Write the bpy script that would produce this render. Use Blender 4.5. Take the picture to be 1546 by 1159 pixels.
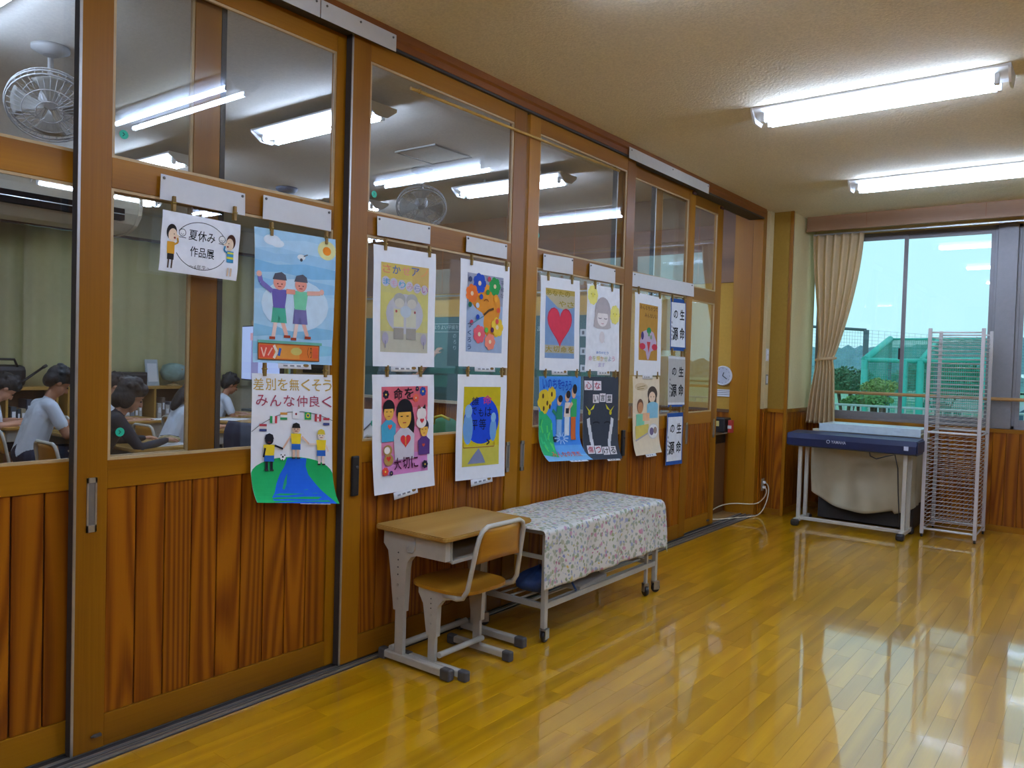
import bpy, bmesh, math, random
from mathutils import Vector, Matrix
random.seed(7)
R = math.radians
scene = bpy.context.scene
col = scene.collection
for o in list(bpy.data.objects): bpy.data.objects.remove(o)

# ---------------------------------------------------------------- camera
IW, IH = 1546, 1159
FOC = 1191.2
CAM = Vector((2.75, 0.0, 1.416))
YAW, PITCH, ROLL = 0.65357, -0.02812, 0.02914
_fw = Vector((-math.sin(YAW)*math.cos(PITCH), math.cos(YAW)*math.cos(PITCH), math.sin(PITCH)))
_rt = Vector((math.cos(YAW), math.sin(YAW), 0)); _up = _rt.cross(_fw)
RT = math.cos(ROLL)*_rt + math.sin(ROLL)*_up
UP = -math.sin(ROLL)*_rt + math.cos(ROLL)*_up
FW = _fw
cd = bpy.data.cameras.new('camera'); cam = bpy.data.objects.new('camera', cd); col.objects.link(cam)
cd.sensor_width = 36.0; cd.lens = FOC/IW*36.0; cd.clip_start = 0.05; cd.clip_end = 2000
m = Matrix.Identity(4)
for i in range(3):
    m[i][0] = RT[i]; m[i][1] = UP[i]; m[i][2] = -FW[i]; m[i][3] = CAM[i]
cam.matrix_world = m
scene.camera = cam

# ---------------------------------------------------------------- world, exposure
w = bpy.data.worlds.new('overcast_sky'); scene.world = w; w.use_nodes = True
bg = w.node_tree.nodes['Background']
bg.inputs[0].default_value = (0.50, 0.86, 0.98, 1); bg.inputs[1].default_value = 1.06
scene.view_settings.view_transform = 'Standard'
scene.view_settings.look = 'None'
scene.view_settings.gamma = 1.0
scene.view_settings.exposure = 0.22
scene.view_settings.use_curve_mapping = False
TUBE_CORRIDOR = 52.0
TUBE_CLASS = 66.0

def ray(px, py):
    return RT*((px-IW/2)/FOC) + UP*(-(py-IH/2)/FOC) + FW
def onx(px, py, x):
    d = ray(px, py); return CAM + d*((x-CAM.x)/d.x)
def ony(px, py, y):
    d = ray(px, py); return CAM + d*((y-CAM.y)/d.y)
def onz(px, py, z):
    d = ray(px, py); return CAM + d*((z-CAM.z)/d.z)

# ---------------------------------------------------------------- materials
def lin(c):
    if isinstance(c, str):
        c = c.lstrip('#'); c = tuple(int(c[i:i+2], 16)/255 for i in (0, 2, 4))
    return tuple((v/12.92 if v <= .04045 else ((v+.055)/1.055)**2.4) for v in c)
MATS = {}
class NT:
    def __init__(s, name):
        s.m = bpy.data.materials.new(name); s.m.use_nodes = True
        s.t = s.m.node_tree; s.n = s.t.nodes; s.b = s.n['Principled BSDF']
    def new(s, typ, **k):
        n = s.n.new(typ)
        for a, v in k.items():
            if a.startswith('i_'):
                key = a[2:]; key = int(key) if key.isdigit() else key.replace('_', ' ')
                n.inputs[key].default_value = v
            else: setattr(n, a, v)
        return n
    def l(s, a, b): s.t.links.new(a, b)
def ramp(nt, stops):
    r = nt.new('ShaderNodeValToRGB'); e = r.color_ramp.elements
    while len(e) < len(stops): e.new(.5)
    for k, (p, c) in enumerate(stops): e[k].position = p; e[k].color = (*c, 1)
    return r
def mat(name, c, rough=.5, metal=0., var=.06, scale=30, bump=0., spec=.5, coat=0., stretch=(1, 1, 1)):
    """plain surface with faint procedural mottling"""
    if name in MATS: return MATS[name]
    nt = NT(name); c = lin(c)
    tc = nt.new('ShaderNodeTexCoord'); mp = nt.new('ShaderNodeMapping'); mp.inputs['Scale'].default_value = stretch
    nz = nt.new('ShaderNodeTexNoise', i_Scale=scale, i_Detail=3.0)
    nt.l(tc.outputs['Object'], mp.inputs[0]); nt.l(mp.outputs[0], nz.inputs['Vector'])
    lo = tuple(v*(1-var) for v in c); hi = tuple(min(1, v*(1+var)) for v in c)
    r = ramp(nt, [(.3, lo), (.7, hi)]); nt.l(nz.outputs[0], r.inputs[0]); nt.l(r.outputs[0], nt.b.inputs['Base Color'])
    nt.b.inputs['Roughness'].default_value = rough; nt.b.inputs['Metallic'].default_value = metal
    nt.b.inputs['Specular IOR Level'].default_value = spec; nt.b.inputs['Coat Weight'].default_value = coat
    if bump:
        bp = nt.new('ShaderNodeBump', i_Strength=bump, i_Distance=.01); nt.l(nz.outputs[0], bp.inputs['Height']); nt.l(bp.outputs[0], nt.b.inputs['Normal'])
    MATS[name] = nt.m; return nt.m
def wood(name, dark, light, axis=2, rings=9., fine=160., rough=.4, coat=.0, tint=.25, spec=.4, contrast=(.35, .75), wob=2.2):
    """procedural timber, grain along axis; every piece gets its own offset and tint"""
    if name in MATS: return MATS[name]
    nt = NT(name); d = lin(dark); g = lin(light)
    tc = nt.new('ShaderNodeTexCoord'); oi = nt.new('ShaderNodeObjectInfo')
    off = nt.new('ShaderNodeVectorMath', operation='SCALE'); cv = nt.new('ShaderNodeCombineXYZ', i_0=37., i_1=53., i_2=71.)
    nt.l(cv.outputs[0], off.inputs[0]); nt.l(oi.outputs['Random'], off.inputs['Scale'])
    add = nt.new('ShaderNodeVectorMath', operation='ADD'); nt.l(tc.outputs['Object'], add.inputs[0]); nt.l(off.outputs[0], add.inputs[1])
    mp = nt.new('ShaderNodeMapping'); s = [1., 1., 1.]; s[axis] = .07; mp.inputs['Scale'].default_value = s
    nt.l(add.outputs[0], mp.inputs[0])
    nz = nt.new('ShaderNodeTexNoise', i_Scale=wob, i_Detail=1.5, i_Roughness=.4); nt.l(mp.outputs[0], nz.inputs['Vector'])
    mul = nt.new('ShaderNodeMath', operation='MULTIPLY', i_1=rings*6.283); nt.l(nz.outputs[0], mul.inputs[0])
    sn = nt.new('ShaderNodeMath', operation='SINE'); nt.l(mul.outputs[0], sn.inputs[0])
    mr = nt.new('ShaderNodeMapRange', i_1=-1., i_2=1.); nt.l(sn.outputs[0], mr.inputs[0])
    mp2 = nt.new('ShaderNodeMapping'); s2 = [1., 1., 1.]; s2[axis] = .02; mp2.inputs['Scale'].default_value = s2; nt.l(add.outputs[0], mp2.inputs[0])
    fz = nt.new('ShaderNodeTexNoise', i_Scale=fine, i_Detail=2.); nt.l(mp2.outputs[0], fz.inputs['Vector'])
    mx = nt.new('ShaderNodeMix', data_type='FLOAT'); mx.inputs[0].default_value = .4
    nt.l(mr.outputs[0], mx.inputs[2]); nt.l(fz.outputs[0], mx.inputs[3])
    r = ramp(nt, [(contrast[0]-.15, d), (contrast[1], g)]); nt.l(mx.outputs[0], r.inputs[0])
    hs = nt.new('ShaderNodeHueSaturation'); nt.l(r.outputs[0], hs.inputs['Color'])
    vr = nt.new('ShaderNodeMapRange', i_3=1-tint, i_4=1+tint); nt.l(oi.outputs['Random'], vr.inputs[0]); nt.l(vr.outputs[0], hs.inputs['Value'])
    nt.l(hs.outputs[0], nt.b.inputs['Base Color'])
    nt.b.inputs['Roughness'].default_value = rough; nt.b.inputs['Coat Weight'].default_value = coat; nt.b.inputs['Coat Roughness'].default_value = .06
    nt.b.inputs['Specular IOR Level'].default_value = spec
    MATS[name] = nt.m; return nt.m
def emit(name, c, strength):
    if name in MATS: return MATS[name]
    nt = NT(name)
    nt.b.inputs['Base Color'].default_value = (*lin(c), 1); nt.b.inputs['Emission Color'].default_value = (*lin(c), 1)
    nt.b.inputs['Emission Strength'].default_value = strength
    MATS[name] = nt.m; return nt.m
def glass(name, tint=(.96, .97, .96), ior=1.5, haze=0.0):
    if name in MATS: return MATS[name]
    nt = NT(name); nt.n.remove(nt.b)
    out = nt.n['Material Output']
    tr = nt.new('ShaderNodeBsdfTransparent'); tr.inputs[0].default_value = (*tint, 1)
    gl = nt.new('ShaderNodeBsdfGlossy', i_Roughness=.005); gl.inputs[0].default_value = (1, 1, 1, 1)
    fr = nt.new('ShaderNodeFresnel', i_IOR=ior)
    # straight-through pane: both faces reflect like air-to-glass
    ge = nt.new('ShaderNodeNewGeometry'); io = nt.new('ShaderNodeMapRange', i_3=ior, i_4=1/ior); nt.l(ge.outputs['Backfacing'], io.inputs[0]); nt.l(io.outputs[0], fr.inputs['IOR'])
    mx = nt.new('ShaderNodeMixShader'); nt.l(fr.outputs[0], mx.inputs[0]); nt.l(tr.outputs[0], mx.inputs[1]); nt.l(gl.outputs[0], mx.inputs[2])
    last = mx
    if haze:   # faint smears and dust on the glass
        tc = nt.new('ShaderNodeTexCoord'); nz = nt.new('ShaderNodeTexNoise', i_Scale=3.0, i_Detail=4.)
        nt.l(tc.outputs['Object'], nz.inputs['Vector'])
        mr = nt.new('ShaderNodeMapRange', i_1=.35, i_2=.75, i_3=haze*.3, i_4=haze); nt.l(nz.outputs[0], mr.inputs[0])
        df = nt.new('ShaderNodeBsdfDiffuse'); df.inputs[0].default_value = (.75, .75, .75, 1)
        m2 = nt.new('ShaderNodeMixShader'); nt.l(mr.outputs[0], m2.inputs[0]); nt.l(mx.outputs[0], m2.inputs[1]); nt.l(df.outputs[0], m2.inputs[2]); last = m2
    nt.l(last.outputs[0], out.inputs[0])
    MATS[name] = nt.m; return nt.m
def printed():
    """flat print and paint: colour comes from the artwork's faces, with a watery unevenness"""
    if 'printed_colour' in MATS: return MATS['printed_colour']
    nt = NT('printed_colour')
    at = nt.new('ShaderNodeVertexColor', layer_name='Col'); tc = nt.new('ShaderNodeTexCoord')
    nz = nt.new('ShaderNodeTexNoise', i_Scale=22., i_Detail=4.); nt.l(tc.outputs['Object'], nz.inputs['Vector'])
    hs = nt.new('ShaderNodeHueSaturation'); mr = nt.new('ShaderNodeMapRange', i_1=.3, i_2=.7, i_3=.94, i_4=1.05)
    nt.l(nz.outputs[0], mr.inputs[0]); nt.l(mr.outputs[0], hs.inputs['Value']); nt.l(at.outputs[0], hs.inputs['Color'])
    nt.l(hs.outputs[0], nt.b.inputs['Base Color']); nt.b.inputs['Roughness'].default_value = .75
    nt.b.inputs['Specular IOR Level'].default_value = .2
    MATS['printed_colour'] = nt.m; return nt.m

FRAME = wood('door_frame_timber', '#7c4a04', '#a66c08', rings=5, tint=.06, rough=.38, contrast=(.1, .9), wob=1.6, spec=.25)
FRAME_H = wood('door_rail_timber', '#7c4a04', '#a66c08', axis=1, rings=5, tint=.06, rough=.38, contrast=(.1, .9), wob=1.6, spec=.25)
CEDAR = wood('cedar_board', '#6c2e03', '#9e5b06', rings=34, tint=.10, rough=.38, contrast=(.22, .74), wob=2.6, spec=.25)
FLOORW = wood('floor_board_timber', '#b68006', '#d39c0c', axis=1, rings=9, tint=.13, rough=.3, contrast=(.1, .95), spec=.4, coat=1., wob=3)
FLOORW.node_tree.nodes['Principled BSDF'].inputs['Coat IOR'].default_value = 1.75
FLOORW.node_tree.nodes['Principled BSDF'].inputs['Coat Roughness'].default_value = .05
HEADER = wood('header_timber', '#7c4410', '#985a1e', axis=1, rings=4, tint=.03, rough=.4, contrast=(.1, .9))
BOXW = wood('curtain_box_timber', '#866142', '#a37c58', axis=0, rings=3, tint=.05, rough=.5, contrast=(.1, .9))
BROWNW = wood('dark_front_wall_timber', '#5e3d1c', '#7d5630', axis=0, rings=4, tint=.08, rough=.5, contrast=(.1, .9))
DESKW = wood('desk_top_timber', '#a67a32', '#c49a50', axis=0, rings=6, tint=.03, rough=.25, contrast=(.1, .9))
SEATW = wood('seat_plywood', '#9c6414', '#bb8424', axis=0, rings=4, tint=.05, rough=.3, contrast=(.1, .9))
CEIL = mat('ceiling_board', '#d9cfb6', rough=.95, var=.10, scale=90, bump=.35, spec=.1)
CLOTHW = mat('cream_wallpaper', '#cdbb8a', rough=.9, var=.04, scale=60, spec=.1)
WHITEP = mat('white_card', '#d6d6d4', rough=.8, var=.02, spec=.2)
PAPER = mat('drawing_paper', '#eef0f2', rough=.85, var=.02, spec=.15)
GREYM = mat('grey_painted_steel', '#bab5a6', rough=.4, var=.03)
ALU = mat('aluminium', '#b9b6ae', rough=.35, metal=.8, var=.04)
ALUD = mat('brown_grey_aluminium', '#7f7a78', rough=.45, metal=.2, var=.04)
DARKR = mat('dark_rubber', '#3a3634', rough=.6, var=.05)
BLACK = mat('black_plastic', '#1c1b1d', rough=.4, var=.05)
CAPS = mat('dark_grey_cap', '#4d4a48', rough=.6, var=.05)
GLASS = glass('door_glass', haze=.007)
WGLASS = glass('window_glass', (.97, .99, .99))

# ---------------------------------------------------------------- mesh helpers
class MB:
    def __init__(s): s.bm = bmesh.new()
    def box(s, a, b, bevel=0.):
        a = Vector(a); b = Vector(b); lo = Vector(map(min, a, b)); hi = Vector(map(max, a, b))
        vs = [s.bm.verts.new((x, y, z)) for x in (lo.x, hi.x) for y in (lo.y, hi.y) for z in (lo.z, hi.z)]
        fs = [s.bm.faces.new([vs[i] for i in f]) for f in ((0, 1, 3, 2), (4, 6, 7, 5), (0, 4, 5, 1), (2, 3, 7, 6), (0, 2, 6, 4), (1, 5, 7, 3))]
        if bevel:
            es = list({e for f in fs for e in f.edges})
            bmesh.ops.bevel(s.bm, geom=es, offset=bevel, segments=2, affect='EDGES', profile=.5)
        return s
    def tube(s, pts, r, n=8, cap=True):
        pts = [Vector(p) for p in pts]; rs = r if isinstance(r, (list, tuple)) else [r]*len(pts)
        rings = []; prev = None
        for i, p in enumerate(pts):
            d = (pts[min(i+1, len(pts)-1)]-pts[max(i-1, 0)]).normalized()
            if prev is None:
                u = d.orthogonal().normalized()
            else:
                u = (prev - d*prev.dot(d)).normalized()
            prev = u; v = d.cross(u)
            rings.append([s.bm.verts.new(p + (u*math.cos(2*math.pi*k/n)+v*math.sin(2*math.pi*k/n))*rs[i]) for k in range(n)])
        for a, b in zip(rings, rings[1:]):
            for k in range(n): s.bm.faces.new((a[k], a[(k+1) % n], b[(k+1) % n], b[k])).smooth = True
        if cap:
            s.bm.faces.new(rings[0][::-1]); s.bm.faces.new(rings[-1])
        return s
    def lathe(s, prof, n=24, axis='Z', loc=(0, 0, 0)):
        """prof: (radius, height) list"""
        loc = Vector(loc); rings = []
        for r_, h in prof:
            ring = []
            for k in range(n):
                a = 2*math.pi*k/n; c, q = math.cos(a)*r_, math.sin(a)*r_
                p = {'Z': (c, q, h), 'Y': (c, h, q), 'X': (h, c, q)}[axis]
                ring.append(s.bm.verts.new(loc+Vector(p)))
            rings.append(ring)
        for a, b in zip(rings, rings[1:]):
            for k in range(n): s.bm.faces.new((a[k], a[(k+1) % n], b[(k+1) % n], b[k])).smooth = True
        s.bm.faces.new(rings[0][::-1]); s.bm.faces.new(rings[-1])
        return s
    def prism(s, poly, a, b, axis='x'):
        """2D polygon extruded from a to b along axis"""
        def P(u, v, t): return {'x': (t, u, v), 'y': (u, t, v), 'z': (u, v, t)}[axis]
        A = [s.bm.verts.new(P(u, v, a)) for u, v in poly]; B = [s.bm.verts.new(P(u, v, b)) for u, v in poly]
        n = len(poly)
        s.bm.faces.new(A[::-1]); s.bm.faces.new(B)
        for i in range(n): s.bm.faces.new((A[i], A[(i+1) % n], B[(i+1) % n], B[i]))
        return s
    def ell(s, c, r, seg=16, ring=10, rot=None):
        mtx = Matrix.Translation(Vector(c))
        if rot is not None: mtx = mtx @ rot
        mtx = mtx @ Matrix.Diagonal((*r, 1)) if not isinstance(r, (int, float)) else mtx @ Matrix.Scale(r, 4)
        res = bmesh.ops.create_uvsphere(s.bm, u_segments=seg, v_segments=ring, radius=1, matrix=mtx)
        for v in res['verts']:
            for f in v.link_faces: f.smooth = True
        return s
    def grid(s, fn, nu, nv):
        V = [[s.bm.verts.new(fn(i/nu, j/nv)) for j in range(nv+1)] for i in range(nu+1)]
        for i in range(nu):
            for j in range(nv): s.bm.faces.new((V[i][j], V[i+1][j], V[i+1][j+1], V[i][j+1])).smooth = True
        return s
    def mesh(s, name, m):
        bmesh.ops.recalc_face_normals(s.bm, faces=s.bm.faces)
        me = bpy.data.meshes.new(name); s.bm.to_mesh(me); s.bm.free()
        if m: me.materials.append(m)
        return me
    def build(s, name, m, parent=None, loc=(0, 0, 0)):
        return add(name, s.mesh(name, m), parent, loc)
def add(name, me, parent=None, loc=(0, 0, 0), rot=(0, 0, 0)):
    o = bpy.data.objects.new(name, me); col.objects.link(o); o.location = loc; o.rotation_euler = rot
    if parent is not None: o.parent = parent
    return o
def empty(name, loc=(0, 0, 0), rz=0., parent=None):
    o = bpy.data.objects.new(name, None); col.objects.link(o); o.location = loc; o.rotation_euler = (0, 0, rz); o.empty_display_size = .1
    if parent is not None: o.parent = parent
    return o
def tag(o, label, cat, group=None, kind=None):
    o['label'] = label; o['category'] = cat
    if group: o['group'] = group
    if kind: o['kind'] = kind
    return o
def struct(o, label=None):
    o['kind'] = 'structure'
    if label: o['label'] = label
    return o
def copy_tree(o, parent=None):
    c = o.copy(); col.objects.link(c); c.parent = parent
    for ch in list(o.children): copy_tree(ch, c)
    return c
def solid(o, t, off=0.):
    md = o.modifiers.new('thickness', 'SOLIDIFY'); md.thickness = t; md.offset = off; return o
def box_mesh(name, size, m, bevel=0.):
    s = Vector(size)/2
    return MB().box(-s, s, bevel).mesh(name, m)
def smooth_all(me):
    for p in me.polygons: p.use_smooth = True
# ================================================================ STRUCTURE
ZC = 2.94          # corridor ceiling
ZK = 3.15          # classroom ceiling
YF = 7.50          # classroom front wall
YW = 8.40          # corridor window wall (room face)
XR, YB = 5.6, -3.2 # far sides of the corridor behind the camera
XK = -7.15         # classroom window wall
# ---- floor: sub-floor slab and boards
fl = MB().box((-0.14, YB, -.14), (XR, 8.62, -.0135)).build('floor', mat('floor_joint_dark', '#6b4a18', rough=.6))
struct(fl, 'glossy golden timber strip floor')
FWID = .075
boards = []
row = 0; x = .035
while x < XR-.01:
    y = YB + random.uniform(-.8, 0)
    while y < YW:
        L = random.choice((.36, .45, .6, .6, .75, .9)); y0, y1 = max(y, YB), min(y+L, YW)
        if y1-y0 > .03: boards.append((x, y0, y1))
        y += L
    x += FWID
def seen(b):
    p = Vector((b[0]+.04, (b[1]+b[2])/2, 0))-CAM; d = p.dot(FW)
    if d < .5: return None
    u = IW/2+FOC*p.dot(RT)/d; v = IH/2-FOC*p.dot(UP)/d
    if not (-60 < u < IW+60 and v < IH+120): return None
    return d
vis = sorted([(seen(b), b) for b in boards if seen(b) is not None])
near = {b for _, b in vis[:300]}
bmeshes = {}
for b in boards:
    if b in near:
        L = round(b[2]-b[1], 3)
        if L not in bmeshes:
            bmeshes[L] = MB().box((0, 0, -.0135), (FWID-.0007, L-.0007, 0)).mesh('floor_board', FLOORW)
        add('floor_board', bmeshes[L], fl, (b[0], b[1], 0))
rest = MB()
nt = NT('floor_board_far'); 
for b in boards:
    if b not in near: rest.box((b[0], b[1], -.0135), (b[0]+FWID-.0007, b[2]-.0007, 0))
# far boards: same timber, the tint picked per mesh island
def floor_far():
    src = FLOORW.copy(); src.name = 'floor_board_timber_far'
    t = src.node_tree; g = t.nodes.new('ShaderNodeNewGeometry')
    oi = [n for n in t.nodes if n.type == 'OBJECT_INFO'][0]
    for l in list(t.links):
        if l.from_node == oi: t.links.new(g.outputs['Random Per Island'], l.to_socket)
    return src
ro = rest.build('floor_boards_beyond', floor_far(), fl); ro['kind'] = 'stuff'
# ---- classroom floor
kf = struct(MB().box((XK-.2, -1.2, -.14), (-.14, YF+.2, 0)).build('floor_classroom', mat('classroom_floor', '#8a6a3c', rough=.35, var=.12, scale=12, stretch=(8, 1, 1))))
# ---- ceilings
struct(MB().box((0, YB-.1, ZC), (XR+.1, 8.62, ZC+.12)).build('ceiling', CEIL), 'cream textured ceiling board')
struct(MB().box((XK-.2, -1.3, ZK), (-.02, YF+.2, ZK+.12)).build('ceiling_classroom', mat('classroom_ceiling', '#c9c2b6', rough=.95, var=.06, scale=70, spec=.1)))
# ---- corridor walls out of view
struct(MB().box((XR, YB-.1, 0), (XR+.1, 8.62, ZC)).build('wall_right', BROWNW))
struct(MB().box((-.14, YB-.1, 0), (XR, YB, ZC)).build('wall_back', BROWNW))
struct(MB().box((-.14, YB, 0), (0, .50, ZC)).build('wall_left', CLOTHW))
# ---- header over the doors with track slot, floor track
hd = MB(); hd.prism([(.035, ZC), (.035, 2.905), (.022, 2.895), (.022, 2.862), (-.14, 2.862), (-.14, ZK), (0., ZK), (0., ZC)], .5, 7.47, axis='y')
ho = struct(hd.build('trim_1', HEADER), 'brown timber header running above the sliding doors')
MB().box((.018, .5, 2.850), (-.13, 7.46, 2.864)).build('track_slot', DARKR, ho)
tr = struct(MB().box((-.13, .5, -.012), (.035, 7.46, .003)).build('trim_2', DARKR), 'dark metal floor track of the sliding doors')
for xx in (.024, .006, -.020, -.062, -.108):
    MB().box((xx-.004, .5, .002), (xx+.004, 7.46, .010)).build('track_rail', ALU, tr)
# ---- jamb, wall stub, pillar
struct(MB().box((-.27, 7.47, 0), (-.09, 7.55, ZC)).box((-.088, 7.465, 0), (0.012, 7.56, ZC), .003).build('trim_3', FRAME), 'wide orange timber jamb at the end of the sliding doors')
ws = struct(MB().box((-.05, 7.55, 1.03), (.045, 7.72, ZC)).build('wall_stub', CLOTHW))
pl = struct(MB().box((.0, 7.66, 1.03), (.215, 8.45, ZC)).build('wall_pillar', CLOTHW))
ochre = mat('ochre_wallpaper', '#97742e', rough=.85, var=.05, scale=50, spec=.1)
MB().box((.046, 7.652, 1.03), (.214, 7.661, ZC-.002)).build('ochre_panel', ochre, pl)
MB().box((.206, 7.645, 0), (.236, 7.675, ZC-.001), .003).build('corner_trim', FRAME, pl)
MB().box((.040, 7.652, 0), (.046, 7.66, 1.03)).build('corner_bead', FRAME, pl)
def wains(name, a, b, parent, n, z1=1.0, z0=0.0, t=.012, normal=None, m=CEDAR):
    """vertical boards between plan points a and b, each one a board of its own"""
    a = Vector((*a, 0)); b = Vector((*b, 0)); d = (b-a); L = d.length; d.normalize(); w_ = L/n
    me = MB().box((.0012, 0, 0), (w_-.0012, t, z1-z0), .0018).mesh('wall_board', m)
    ang = math.atan2(d.y, d.x)
    for i in range(n):
        p = a + d*(w_*i); add('wall_board', me, parent, (p.x, p.y, z0), (0, 0, ang))
    MB().box((0, -.004, 0), (L, t+.012, .035)).build('dado_rail', FRAME_H, parent, (a.x, a.y, z1)).rotation_euler = (0, 0, ang)
    MB().box((0, -.002, 0), (L, t+.008, .06)).build('base_board', FRAME_H, parent, (a.x, a.y, 0)).rotation_euler = (0, 0, ang)
MB().box((-.05, 7.55, 0), (.030, 7.72, 1.03)).build('wall_core', CEDAR, ws)
MB().box((.0, 7.672, 0), (.20, 8.45, 1.03)).build('wall_core', CEDAR, pl)
wains('w', (.032, 7.66), (.032, 7.556), ws, 2)                 # faces +x
wains('w', (.206, 7.660), (.046, 7.660), pl, 2, m=CEDAR)       # faces -y
wains('w', (.2, 8.38), (.2, 7.676), pl, 7)                     # faces +x
# ---- window wall of the corridor
wb = struct(MB().box((.2, YW+.014, 0), (XR, YW+.22, .93)).build('wall_window_side', CEDAR), 'wall of upright cedar boards below the windows')
nb = 52
me = MB().box((.0012, 0, .0), ((XR-.215)/nb-.0012, .014, .90), .002).mesh('wall_board', CEDAR)
for i in range(nb): add('wall_board', me, wb, (.215+(XR-.215)/nb*i, YW, 0))
MB().box((.2, YW-.012, .90), (XR, YW+.12, .935)).build('window_ledge', FRAME_H, wb)
MB().box((.2, YW-.008, 0), (XR, YW+.004, .055)).build('base_board', FRAME_H, wb)
struct(MB().box((.2, YW+.06, 2.80), (XR, YW+.22, ZC)).build('wall_window_head', CLOTHW))
cb = struct(MB().box((.236, 8.05, 2.795), (XR, 8.075, ZC)).box((.236, 8.07, 2.92), (XR, YW+.06, ZC-.001)).build('trim_4', BOXW), 'pale brown timber curtain box along the window head')
MB().box((.236, 8.035, 2.795), (XR, 8.052, 2.815)).build('lower_lip', BOXW, cb)
for px in (1309, 1489):
    p = ony(px, 315, 8.05); MB().box((p.x-.0015, 8.0485, 2.817), (p.x+.0015, 8.051, ZC-.001)).build('board_joint', HEADER, cb)
MB().box((.26, 8.20, 2.775), (XR, 8.215, 2.79)).build('curtain_rail', ALU, cb)
# columns between windows
def win(n, x0, x1, mid, label):
    z0, z1 = .935, 2.80
    o = empty('window_%d' % n, ((x0+x1)/2, YW+.09, z0)); struct(o, label)
    def part(name, a, b, m):
        a = Vector(a)-o.location; b = Vector(b)-o.location
        return MB().box(a, b, .002).build(name, m, o)
    ya, yb = YW+.06, YW+.12
    part('frame', (x0, ya, z0), (x1, yb, z0+.03), ALUD); part('frame', (x0, ya, z1-.03), (x1, yb, z1), ALUD)
    part('frame', (x0, ya, z0), (x0+.025, yb, z1), ALUD); part('frame', (x1-.025, ya, z0), (x1, yb, z1), ALUD)
    for (a, b, y) in ((x0+.025, mid+.02, YW+.075), (mid-.02, x1-.025, YW+.10)):
        sash = empty('sash', (0, 0, 0), parent=o)
        def sp(name, a_, b_, m):
            a_ = Vector(a_)-o.location; b_ = Vector(b_)-o.location
            return MB().box(a_, b_, .0015).build(name, m, sash)
        sp('stile', (a, y-.011, z0+.03), (a+.035, y+.011, z1-.03), ALUD); sp('stile', (b-.035, y-.011, z0+.03), (b, y+.011, z1-.03), ALUD)
        sp('rail', (a+.035, y-.011, z0+.03), (b-.035, y+.011, z0+.085), ALUD); sp('rail', (a+.035, y-.011, z1-.07), (b-.035, y+.011, z1-.03), ALUD)
        sp('pane', (a+.033, y-.003, z0+.083), (b-.033, y+.003, z1-.068), WGLASS)
    part('latch', (mid-.03, ya-.004, 1.55), (mid-.012, ya+.01, 1.66), BLACK)
    return o
win(1, .24, 1.84, 1.065, 'sliding aluminium window behind the drying rack with tied curtain')
win(2, 2.0, 3.6, 2.8, 'sliding aluminium window at the right edge of the picture')
win(3, 3.76, 5.36, 4.56, 'sliding aluminium window beyond the right edge')
for k, (a, b) in enumerate(((1.84, 2.0), (3.6, 3.76), (5.36, XR))):
    struct(MB().box((a, YW+.02, .936), (b, YW+.2, 2.80), .004).build('wall_column_%s' % 'abc'[k], ALUD), 'grey metal clad column between two windows')
bar = MB().tube([(.24, YW-.035, 1.207), (XR, YW-.035, 1.207)], .016, 10).build('handrail', wood('rail_timber_pale', '#b07f45', '#cda06a', axis=0, rings=3, tint=.02))
for xx in (.3, 1.92, 3.68): MB().tube([(xx, YW-.035, 1.207), (xx, YW+.03, 1.19)], .007).build('bracket', ALU, bar)
tag(bar, 'round timber guard rail running across the windows', 'handrail')

# ---- sliding doors -------------------------------------------------
D_T = .036
def door(n, y0, y1, xf, label, np_, stl=.11, str_=.12, edge_l=True, edge_r=False):
    """a sliding door whose front face is x = xf, between y0 and y1"""
    o = empty('door_%d' % n, (xf, (y0+y1)/2, .012)); struct(o, label)
    L = o.location
    def part(name, a, b, m, bev=.002, par=None):
        return MB().box(Vector(a)-L, Vector(b)-L, bev).build(name, m, par or o)
    zt = 2.853; xb = xf-D_T
    part('stile', (xb, y0+.004, .014), (xf, y0+stl, zt), FRAME); part('stile', (xb, y1-str_, .014), (xf, y1-.004, zt), FRAME)
    a, b = y0+stl, y1-str_
    for nm, z0, z1 in (('bottom_rail', .014, .128), ('lower_rail', .93, 1.03), ('middle_rail', 1.98, 2.085), ('top_rail', 2.765, zt)):
        part(nm, (xb, a, z0), (xf-.001, b, z1), FRAME_H)
    # recessed cedar boards
    wdt = (b-a)/np_; me = MB().box((-.006, .0022, 0), (.006, wdt-.0022, .93-.128), .003).mesh('door_board', CEDAR)
    part('backing', (xb+.004, a, .128), (xb+.012, b, .93), DARKR, 0)
    for i in range(np_): add('door_board', me, o, Vector((xf-.013, a+wdt*i, .128))-L)
    for z0, z1 in ((1.03, 1.98), (2.085, 2.765)):
        g = part('pane', (xf-.020, a, z0), (xf-.016, b, z1), GLASS, 0)
        bd = .010
        for q in (((xf-.014, a, z0), (xf-.004, a+bd, z1)), ((xf-.014, b-bd, z0), (xf-.004, b, z1)), ((xf-.014, a+bd, z0), (xf-.004, b-bd, z0+bd)), ((xf-.014, a+bd, z1-bd), (xf-.004, b-bd, z1))):
            part('glazing_bead', q[0], q[1], mat('bead_pale', '#b89a6a', rough=.5), 0, o)
    if edge_l:
        part('edge_seal', (xb-.004, y0-.002, .014), (xf-.003, y0+.004, zt), DARKR, 0)
        part('edge_strip', (xf-.003, y0-.003, .014), (xf+.001, y0+.006, zt), ALU, 0)
    if edge_r: part('edge_seal', (xb, y1-.004, .014), (xf+.0015, y1+.018, zt), DARKR, 0)
    return o
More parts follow.
